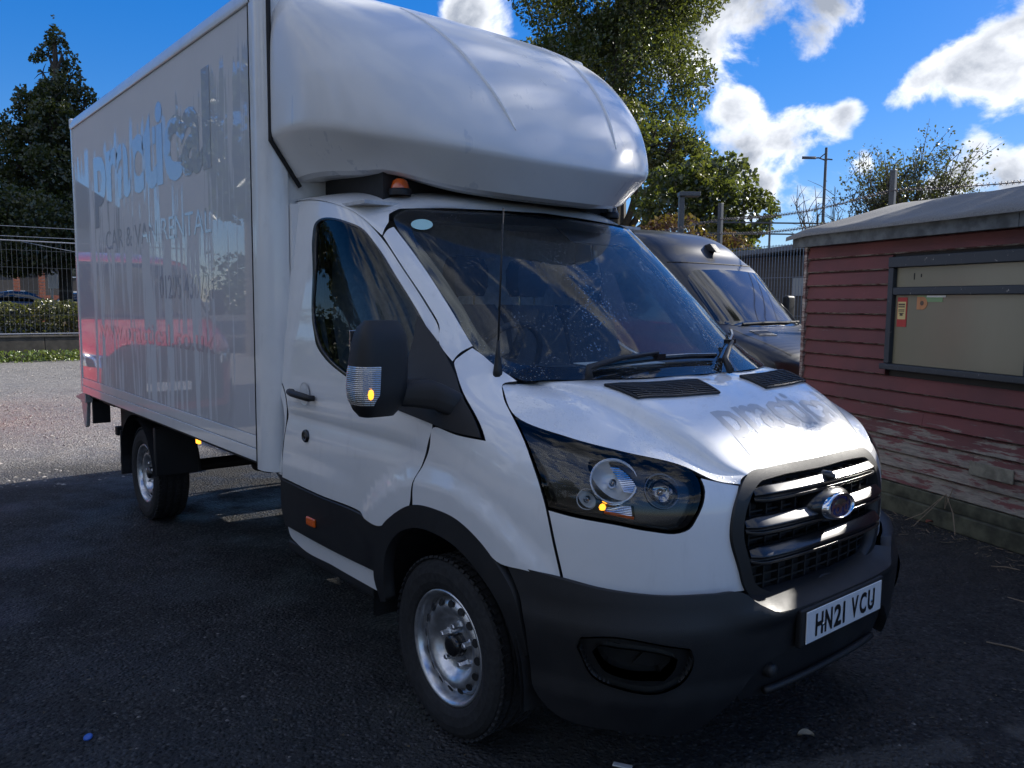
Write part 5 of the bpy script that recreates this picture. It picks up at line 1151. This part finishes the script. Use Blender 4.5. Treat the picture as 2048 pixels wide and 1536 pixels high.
# ================================================================== dark blue panel van beside the lorry, and the red van parked behind the camera's left (seen mirrored in the box)
def hull_van(name, label, tab, loc, rz, mat, zroof, scr, length, hide=False, dark_front=None):
    H = Hull(tab, sig=.03, z0=.15, z1=2.8, smax=9.0); v = thing(name, label, 'van', loc, rz); G = []
    for z in np.concatenate([np.linspace(.3, 1.0, 12), np.linspace(1.03, zroof, 60)]):
        i = int(round((z-.15)/.01)); i = min(i, len(H.zg)-1); um = np.interp(-length, H.tx[i][::-1], H.sg[::-1]); us = np.concatenate([np.linspace(-um, -1.9, 8), np.linspace(-1.85, 1.85, 70), np.linspace(1.9, um, 8)]); G.append(H.P(us, np.full_like(us, z)))
    b = MB().grid(G); n = 86; b.add(G[-1], [tuple(range(n))]); b.build('body', mat, v, smooth=True)
    MB().b2((-length-.01, -.9, .35), (-length+.02, .9, zroof-.15)).build('rear_door', mat, v)
    w = panel('windscreen', FRIT, v, full(scr), hull=H, off=.004, flange=.004, step=.05)
    for s in (-1, 1):
        panel('side_window', FRIT, v, [(-1.28, 1.46), (-1.25, 1.6), (-1.2, 1.9), (-1.4, 2.08), (-2.0, 2.08), (-2.25, 1.5), (-1.9, 1.42)], hull=H, off=.004, flange=.004, side=s, step=.06)
        P, N = surf_frame(-s*-1*-1.12 if False else s*1.18, 1.5, H)
        b = MB().box((P.x-.02, P.y+s*.20, 1.62), (.10, .20, .36)); m = b.build('wing_mirror', BLACKP, v, bevel=.035); MB().tube([(P.x-.02, P.y+s*.14, 1.47), (P.x-.1, P.y-s*.02, 1.45)], .03, 8).build('mirror_arm', BLACKP, m)
        for xx in (-.95, -length+1.35):
            wv = copy_tree(w0, v); wv.location = (xx, s*.85, .342); wv.rotation_euler = (0, 0, 0 if s < 0 else math.pi)
            MB().lathe([(.37, 0), (.43, 0), (.43, .03), (.37, .03)], 36, 'y', (xx, s*.985-.015, .342)).build('arch_trim', BLACKP, v)
    return v, H
SPR = [(.15,.95,-.12,-.8,3),(.35,.97,-.05,-.8,3),(.55,.98,0,-.8,3),(.8,.99,-.02,-.8,3),(1.0,1.0,-.07,-.8,3),(1.12,1.0,-.2,-.8,2.8),(1.22,.995,-.42,-.9,2.8),(1.32,.985,-.72,-1.1,2.6),(1.40,.98,-.92,-1.3,2.5),(1.6,.965,-1.12,-1.5,2.6),(1.9,.94,-1.42,-1.8,2.8),(2.15,.92,-1.68,-2.0,2.8),(2.3,.91,-1.9,-2.2,2.7),(2.45,.90,-2.02,-2.5,2.7),(2.58,.87,-2.22,-2.8,2.7),(2.66,.83,-2.42,-3.2,2.6),(2.72,.72,-2.85,-3.8,2.5),(2.76,.4,-3.4,-4.4,2.5),(2.9,.2,-4.5,-5,2.5)]
DKBLUE = paint('dark_blue_paint', (.020, .022, .028), coat=.25, rough=.35)
scr = [(0, 2.12), (-.45, 2.11), (-.72, 2.085), (-.86, 2.0), (-.92, 1.7), (-.95, 1.5), (-.92, 1.43), (-.6, 1.40), (0, 1.395)]
spv, SH = hull_van('panel_van', 'dark blue grey panel van parked on the far side of the white box van', SPR, (-2.40, 6.45, 0), 0, DKBLUE, 2.735, scr, 5.1)
q = [surf_frame(u, z, SH) for u, z in ((-.62, 1.415), (-.2, 1.43), (.3, 1.43), (.75, 1.435))]; MB().tube([p+n*.02 for p, n in q], .014, 6).build('wiper', BLACKP, spv)
q = [surf_frame(u, 2.20, SH) for u in np.linspace(-.95, .95, 21)]; MB().tube([p+n*.002 for p, n in q], .008, 5).build('header_seam', RUBBER, spv)
P, N = surf_frame(.06, 2.40, SH); b = MB().prism([(-.10, 0), (.14, -.04), (.02, .09), (-.07, .07)], .13, 'y'); b.V = [tuple(Vector(v)*1.0+P) for v in b.V]; b.build('roof_camera', BLACKP, spv, bevel=.012)
for s in (-1, 1):
    panel('bonnet_seam', RUBBER, spv, [(-.86, 1.385), (-.875, 1.38), (-.80, 1.2), (-.70, 1.08), (-.685, 1.085), (-.785, 1.2)], hull=SH, off=.002, flange=0, side=s)
    b = MB()
    for k in range(5):
        q = [surf_frame(u*s, 1.345-.012*k, SH) for u in (.36, .5, .66)]; b.tube([p+n*.006 for p, n in q], .007, 5)
    b.build('bonnet_louvre', GREYTRIM, spv)
    panel('headlight', LENS, spv, [(-.62, .98), (-.98, 1.02), (-1.02, .86), (-.7, .82)], hull=SH, off=.006, flange=.02, side=s)
panel('grille', BLACKP, spv, full([(0, 1.0), (-.5, 1.0), (-.56, .8), (-.5, .72), (0, .72)]), hull=SH, off=.01, flange=.02)
panel('bumper', BLACKP, spv, full([(0, .62), (-1.05, .62), (-1.2, .32), (0, .32)]), hull=SH, off=.02, flange=.04)
RED = paint('red_paint', (.42, .014, .024), coat=1.)
RV = [(z, a*.97, f, x, n) for z, a, f, x, n in SPR[:12]]+[(2.22,.84,-1.9,-2.3,2.6),(2.30,.74,-2.4,-2.9,2.5),(2.34,.5,-3.,-3.6,2.5),(2.5,.3,-3.2,-3.8,2.5),(2.9,.2,-3.3,-3.9,2.5)]
rv, RH = hull_van('panel_van', 'bright red panel van, seen only as a reflection in the glossy white box side', RV, (-7.75, -2.52, 0), 0, RED, 2.32, [(0, 2.15), (-.45, 2.145), (-.72, 2.12), (-.82, 2.05), (-.92, 1.7), (-.95, 1.5), (-.9, 1.43), (-.6, 1.40), (0, 1.395)], 4.9)
panel('grille', BLACKP, rv, full([(0, 1.08), (-.5, 1.07), (-.66, .95), (-.75, .4), (0, .4)]), hull=RH, off=.01, flange=.02)
MB().b2((.03, -.26, .55), (.04, .26, .66)).build('number_plate', PLATEW, rv)
for s in (-1, 1): panel('headlight', CHROME, rv, [(-.64, .98), (-.98, 1.02), (-1.02, .88), (-.7, .84)], hull=RH, off=.006, flange=.02, side=s)
for x, y, sd in ((-21, -9, 51), (-27, -16, 52), (-9, -17, 53)):
    tree('tree', {51: 'leafy tree behind the camera, reflected in the upper box side', 52: 'second leafy tree further off, reflected in the box side', 53: 'broad tree behind the camera, reflected in the front of the box'}[sd], 'tree', (x, y, 0), 7, .25, [(0, 0, 6.5, 2.4, 2.4, 1.8), (1.7, .8, 5, 1.7, 1.7, 1.3), (-1.6, -.6, 5.2, 1.8, 1.8, 1.3), (0, 0, 8.6, 1.7, 1.7, 1.5), (.4, -1.7, 5.6, 1.6, 1.6, 1.3)], 6000, .3, LEAF_G, sd, gap=-.15)
hb = thing('house', 'cream rendered house behind the camera, reflected at the rear edge of the box', 'house', (-38, -6.5, 0))
MB().b2((-4, -3, 0), (4, 3, 4.6)).build('wall', simple('cream_render', (.62, .56, .44), .9), hb); o = MB().prism([(-3.4, 4.55), (3.4, 4.55), (0, 6.6)], 8.6, 'x').build('roof', TILE, hb); fix_normals(o)
for y in (-1.6, 1.6):
    w = MB().b2((4.0, y-.5, 2.6), (4.05, y+.5, 3.8)).build('window', BOARD, hb); MB().b2((4.04, y-.42, 2.68), (4.06, y+.42, 3.72)).build('pane', FRIT, w)

# ================================================================== red timber hut
AN = rad(-22); hut = thing('timber_hut', 'weathered red timber hut with peeling planks and a boarded window', 'hut', (-.008, 3.679, 0), AN)
t = NT('peeling_red')
c = t.co('Object'); sx = t.new('ShaderNodeSeparateXYZ'); t.L.new(c, sx.inputs[0])
oi = t.new('ShaderNodeObjectInfo'); rn = oi.outputs['Random']
ofs = t.new('ShaderNodeCombineXYZ'); t.L.new(t.math('MULTIPLY', rn, 40), ofs.inputs[0]); t.L.new(t.math('MULTIPLY', rn, 17), ofs.inputs[2])
va_ = t.new('ShaderNodeVectorMath', operation='ADD'); t.L.new(c, va_.inputs[0]); t.L.new(ofs.outputs[0], va_.inputs[1])
mp = t.new('ShaderNodeMapping'); mp.inputs['Scale'].default_value = (1, 1, 7); t.L.new(va_.outputs[0], mp.inputs[0]); g1 = mp.outputs[0]
oc = t.new('ShaderNodeTexCoord'); 
geo = t.new('ShaderNodeNewGeometry'); sz = t.new('ShaderNodeSeparateXYZ'); t.L.new(geo.outputs['Position'], sz.inputs[0])
peel = t.noise(2.6, 8, .68, g1, .3); fl = t.noise(9, 8, .7, g1); grime = t.noise(1.6, 5, .6, va_.outputs[0])
hi = t.ramp(sz.outputs['Z'], .50, 1.0, .17, -.02)
worn = t.ramp(t.math('ADD', t.math('ADD', t.math('MULTIPLY', peel, .75), t.math('MULTIPLY', fl, .30)), hi), .635, .70)
red = t.mix(t.ramp(grime, .35, .65), (.165, .050, .050), (.115, .042, .043)); red = t.mix(t.math('MULTIPLY', t.ramp(fl, .5, .75), .35), red, (.08, .03, .03)); red = t.mix(t.math('MULTIPLY', rn, .3), red, (.17, .06, .06))
wood = t.mix(t.ramp(fl, .35, .7), (.30, .27, .23), (.15, .135, .115))
fleck = t.ramp(t.noise(22, 6, .75, g1), .66, .72)
cc = t.mix(worn, t.mix(t.math('MULTIPLY', fleck, .6), red, (.38, .33, .31)), wood)
mold = t.ramp(t.math('ADD', grime, t.ramp(sz.outputs['Z'], .2, .6, .2, 0)), .62, .8); cc = t.mix(t.math('MULTIPLY', mold, .6), cc, (.06, .055, .045))
t.p(base=cc, rough=.75, normal=t.bump(t.math('ADD', fl, t.math('MULTIPLY', worn, -.5)), .35, .006)); PEEL = t.m
t = NT('bare_edge'); n = t.noise(9, 6, .7, t.co(scale=(1, 1, 4))); t.p(base=t.mix(t.ramp(n, .4, .62), (.12, .05, .045), (.42, .38, .34)), rough=.8); EDGE = t.m
Z0, PH = .235, .1235; SL, SR = -1.775, 3.4; wx0, wx1, wz0, wz1 = -.72, .60, 1.20, 2.06
r = np.random.default_rng(61)
def plank(x0, x1, z0, z1):
    q = r.uniform(-.004, .004); tl = .010
    V = []
    for x in (x0, x1):
        V += [(x, -.006-q-tl, z0), (x, -.020-q-tl, z0+.009), (x, -.012-q, z1-.016), (x, .0-q*0, z1-.004), (x, .02, z1-.004), (x, .02, z0)]
    F = [tuple(range(5, -1, -1)), tuple(range(6, 12))]+[(i, (i+1) % 6, 6+(i+1) % 6, 6+i) for i in range(6)]
    o = from_arrays('plank', V, F, PEEL, hut); o.data.materials.append(EDGE); o.data.polygons[2].material_index = 1; fix_normals(o)
    V = [(x0, -.019-tl-q, z0-.001), (x1, -.019-tl-q, z0-.001), (x1, -.012-q-tl, z0-.007), (x0, -.012-q-tl, z0-.007), (x0, -.002, z0-.007), (x1, -.002, z0-.007)]
nrow = 16
for k in range(nrow):
    z0 = Z0+PH*k; z1 = z0+PH-.002
    cuts = [(SL, SR)]
    if z1 > wz0+.02 and z0 < wz1-.02: cuts = [(SL, wx0), (wx1, SR)]
    elif k in (2, 4): cuts = [(SL, .18 if k == 2 else -.3), ((.18 if k == 2 else -.3)+.003, SR)]
    for a, b_ in cuts: plank(a, b_, z0, z1)
MB().b2((SL+.01, .012, .2), (SR, .05, 2.3)).build('backing_wall', DARKM, hut)
MB().b2((SL, .0, .2), (SL+.03, 2.1, 2.28)).build('end_wall', PEEL, hut)
MB().b2((SL-.018, -.045, .15), (SL+.02, -.0, 2.22)).build('corner_board', EDGE, hut, bevel=.004)
MB().b2((SL+.0, -.075, .0), (SR, .0, .135)).build('base_beam', simple('mossy_timber', (.065, .068, .045), .9, var=.5, scale=9, bump=.4), hut, bevel=.01)
MB().b2((SL+.02, -.045, .138), (SR, .0, .232)).build('base_board', MATS['mossy_timber'], hut, bevel=.006)
MB().box((.345, -.035, .50), (.36, .012, .10)).build('patch_board', simple('raw_board', (.20, .19, .15), .9, var=.3, scale=14), hut, bevel=.004)
FRM = NT('window_paint'); n = FRM.noise(30, 6, .75, FRM.co(scale=(1, 1, .7))); FRM.p(base=FRM.mix(FRM.ramp(n, .63, .68), (.028, .035, .045), (.35, .34, .31)), rough=.6); FR = FRM.m
MB().b2((wx0, -.055, wz1-.085), (wx1, .02, wz1)).build('window_head', FR, hut, bevel=.006)
MB().b2((wx0, -.05, wz0), (wx0+.055, .02, wz1-.088)).build('window_jamb', FR, hut, bevel=.006)
MB().b2((wx1-.055, -.05, wz0), (wx1, .02, wz1-.088)).build('window_jamb', FR, hut, bevel=.006)
MB().b2((wx0-.02, -.075, wz0-.05), (wx1+.02, .02, wz0-.003)).build('window_sill', FR, hut, bevel=.006)
MB().b2((wx0+.058, -.048, 1.755), (wx1-.058, .015, 1.815)).build('window_transom', FR, hut, bevel=.006)
PN = NT('olive_board'); n = PN.noise(2.5, 5, .6, PN.co(scale=(1, 1, .5))); n2 = PN.noise(14, 5, .7); PN.p(base=PN.mix(n, (.155, .145, .095), (.20, .185, .125)), rough=.5, coat=.25, coatr=.12)
for z0, z1, nm in ((wz0, 1.752, 'window_pane'), (1.818, wz1-.088, 'vent_pane')): MB().b2((wx0+.058, -.012, z0), (wx1-.058, .01, z1)).build(nm, PN.m, hut)
for x, z in ((-.48, 1.90), (-.41, 1.905)): MB().box((x, -.014, z), (.008, .003, .05 if x < -.45 else .025)).build('pane_mark', RUBBER, hut)
# roof
FELT = simple('mineral_felt', (.17, .168, .16), .95, var=.25, scale=120, bump=.5)
FAS = simple('fascia_paint', (.095, .105, .11), .8, var=.4, scale=10)
MB().b2((SL-.06, -.15, 2.195), (.52, -.115, 2.298)).build('fascia', FAS, hut, bevel=.004); MB().b2((.523, -.15, 2.195), (SR, -.115, 2.300)).build('fascia', FAS, hut, bevel=.004)
G = []
for i, x in enumerate(np.linspace(SL-.10, SR, 40)):
    sag = .012*math.sin(i*1.3)+.008*math.sin(i*.47); e = .03*max(0, 1-i/2.2)
    G.append([(x, -.20, 2.290-e), (x, -.195, 2.315+sag*.3-e*.6), (x, .0, 2.375+sag), (x, .5, 2.51+sag), (x, 1.0, 2.652+sag*.4), (x, 1.06, 2.655), (x, 1.6, 2.55), (x, 2.25, 2.40)])
o = MB().grid(G).build('roof', FELT, hut, smooth=True); fix_normals(o)
for s_ in (.6, 1.75): MB().b2((SL, -.1+s_*0, 2.2), (SL+.03, 2.1, 2.3)) 
o = MB().prism([(-.02, 2.27), (1.03, 2.62), (2.1, 2.38), (2.1, 2.2), (-.02, 2.2)], .03, 'x', SL+.015).build('gable_board', FAS, hut); fix_normals(o)
cw = thing('roof_vent', 'olive green rounded cowl on top of the hut roof at the right edge', 'vent', (.93, 4.5, 2.63), AN)
MB().lathe([(.0, .24), (.07, .235), (.12, .20), (.14, .1), (.14, -.25), (0, -.25)], 20, 'z').build('cowl', simple('olive_cowl', (.07, .075, .045), .7), cw, smooth=True); MB().lathe([(.16, -.02), (.17, -.04), (.16, -.06), (.141, -.06)], 20, 'z').build('collar', FAS, cw)
# posters stuck inside the hut window
def on_hut(x, y, z): return Vector((-.008+x*math.cos(AN)-y*math.sin(AN), 3.679+x*math.sin(AN)+y*math.cos(AN), z))
def flat(name, x0, z0, x1, z1, mat, parent, y=-.014, th=.002): return MB().b2((x0, y-th, z0), (x1, y, z1)).build(name, mat, parent)
t = NT('poster_red'); t.p(base=(.42, .035, .03), rough=.6); PR = t.m
t = NT('poster_yellow'); t.p(base=(.62, .50, .22), rough=.6); PY = t.m
t = NT('poster_orange'); t.p(base=(.50, .22, .09), rough=.6); PO = t.m
t = NT('poster_green'); t.p(base=(.20, .33, .16), rough=.6); PG = t.m
t = NT('poster_ink'); t.p(base=(.09, .06, .04), rough=.6); PI = t.m
p1 = thing('poster', 'red bordered yellow notice at the left of the hut window', 'poster', (-.008, 3.679, 0), AN)
flat('red_border', -.635, 1.50, -.535, 1.735, PR, p1); flat('yellow_panel', -.628, 1.56, -.546, 1.70, PY, p1, -.0165)
for z, w, h in ((1.672, .066, .014), (1.655, .066, .010), (1.633, .06, .007), (1.622, .06, .007), (1.606, .05, .006), (1.588, .03, .018)): flat('print_line', -.588-w/2, z, -.588+w/2, z+h, PI, p1, -.019)
p2 = thing('poster', 'orange circular and green sticker near the top of the hut window', 'poster', (-.008, 3.679, 0), AN)
flat('green_strip', -.435, 1.70, -.19, 1.748, PG, p2); flat('white_strip', -.34, 1.735, -.16, 1.750, PAPER, p2, -.0165)
MB().lathe([(0, -.0025), (.05, -.002), (.051, 0)], 24, 'y', (-.385, -.0145, 1.69)).build('orange_disc', PO, p2); MB().lathe([(0, -.0015), (.018, -.001), (.0185, 0)], 18, 'y', (-.385, -.0175, 1.69)).build('dark_centre', PI, p2)
flat('orange_tail', -.435, 1.64, -.40, 1.74, PO, p2, -.0160)
# unseen tree added beyond the right picture edge, its crown shaped to shade the bonnet

tree('tree', 'airy unseen tree added beyond the right picture edge to dapple the sun on the hut and bonnet', 'tree', (.6, 12.8, 0), 6.2, .14, [(.85, 0, 7.95, .8, .9, .8), (.1, .2, 7.4, .9, 1.0, .8), (-1.0, 0, 8.2, 1.1, 1.1, .9), (.2, 0, 9.1, 1.1, 1.1, .9), (1.0, .3, 8.9, .7, .7, .6), (-1.4, 0, 9.6, 1., 1., .8)], 9000, .15, LEAF_G, 54, gap=-.05, gs=.7)
for i, (x, y, sc) in enumerate(((-14.5, -19, 1.0), (-3, -21, 1.25), (5, -19, 1.1), (12, -16, 1.2))):
    o = copy_tree([q for q in bpy.data.objects if q.get('label', '').startswith('broad tree behind')][0]); o.location = (x, y, 0); o.scale = (sc, sc, sc*.95); o.rotation_euler = (0, 0, 1.3*i)
    o['label'] = ('leafy tree behind the camera, mirrored in the cab door glass', 'taller leafy tree behind the camera, mirrored in the wing panel', 'leafy tree behind the camera, mirrored in the headlight glass', 'leafy tree behind the camera, mirrored in the front bumper corner')[i]

r = np.random.default_rng(77); n = 26000; P = np.stack([r.uniform(-70, 30, n), -27+r.normal(0, 1.2, n), 5.2*r.random(n)**.8], 1); P[:, 2] *= .8+.25*np.sin(P[:, 0]*.7)+.12*np.sin(P[:, 0]*1.9)
V, F = leaves(P, .55, r); mesh_fast('treeline', V, F, LEAF_D, None, kind='stuff')


# ================================================================== litter on the ground
LITL = simple('dead_leaf', (.30, .26, .19), .8)
def leaf_on(x, y, L, w, a, label, mat=LITL, z=.006):
    n = 9; G = []
    for i in range(n):
        t_ = i/(n-1); ww = w*math.sin(math.pi*t_)**.7+.001; G.append([((t_-.5)*L, s*ww, z+.012*abs(s)+.01*math.sin(3*t_)) for s in (-1, -.4, 0, .4, 1)])
    o = MB().grid(G).build('fallen_leaf', mat, None, smooth=True, label=label, cat='leaf'); o.location = (x, y, 0); o.rotation_euler = (0, 0, a); return o
leaf_on(.90, .09, .062, .021, .8, 'pale curled fallen leaf on the asphalt in front of the bumper')
t = NT('blue_plastic'); t.p(base=(.02, .10, .42), rough=.35)
o = MB().lathe([(0, .006), (.013, .006), (.016, .004), (.017, 0), (.015, -.003)], 20, 'z').build('bottle_cap', t.m, None, smooth=True, label='small bright blue bottle cap on the asphalt at lower left', cat='bottle cap'); o.location = (-.81, -2.05, .006); o.rotation_euler = (.3, .2, 0)
o = MB().b2((-.035, -.012, 0), (.035, .012, .006)).build('scrap', PLATEW, None, bevel=.002, label='small grey and white scrap at the bottom edge of the yard', cat='litter'); o.location = (.59, -.61, .004); o.rotation_euler = (0, 0, .5)
TW = simple('dry_twig', (.20, .155, .11), .9)
r = np.random.default_rng(71); P = []
# dry stems and wood chips gathered along the foot of the hut
b = MB()
for i in range(240):
    s_ = r.uniform(-1.0, 2.6); d = abs(r.normal(0, .28)); p = on_hut(s_, -.10-d, .006); a = r.uniform(0, 6.28); L = r.uniform(.012, .07); e = Vector((math.cos(a)*L, math.sin(a)*L, r.uniform(-.004, .02))); b.tube([p-e/2, p+e/2], r.uniform(.0008, .0028), 4)
b.build('wood_chips', TW, None, kind='stuff')
pl_ = thing('dry_stem', 'dry bare plant stems leaning against the foot of the hut', 'plant', on_hut(.02, -.14, 0))
for e, m in (((-.16, -.05, .0), (-.05, .02, .16)), ((.17, -.12, .02), (.10, .0, .15)), ((.05, .1, .31), (.02, .05, .16)), ((-.2, -.1, .05), (-.12, .0, .10))):
    MB().tube([(.02, .06, .27), m, e], [.003, .004, .003], 5).build('stem', TW, pl_)
o = leaf_on(*on_hut(-.04, -.16, 0)[:2], .07, .022, 1.2, 'reddish dead leaf caught under the dry stems by the hut', simple('red_dead_leaf', (.18, .06, .04), .8), .04)
for (x, y, L, a, lab) in ((.62, 2.95, .16, .4, 'short pale stick lying left of the bare ground patch by the hut'), (.95, 2.35, .26, -.25, 'long thin twig on the ground at the right picture edge'), (1.1, 1.62, .22, .1, 'thin dark twig on the asphalt near the right edge')):
    o = MB().tube([(-L/2, 0, .006), (0, .006, .012), (L/2, 0, .006)], [.004, .005, .003], 6).build('stick', TW, None, label=lab, cat='stick'); o.location = (x, y, 0); o.rotation_euler = (0, 0, a)
lt = r.random
for i in range(0): pass
n = 420; q = np.array([near(r) for _ in range(n)]); q = np.concatenate([q, np.zeros((n, 1))+.008], 1); q = np.concatenate([q, np.array([on_hut(r.uniform(-1.2, 2.4), -.1-abs(r.normal(0, .35)), .008)[:] for _ in range(380)])])
V, F = leaves(q, .022, r, 0, .6); V[:, 2] = .004+np.abs(V[:, 2]-.008)*.35; mesh_fast('leaf_litter', V, F, leafmat('litter_leaf', (.05, .035, .02), (.20, .16, .10), None, .1), None, kind='stuff')
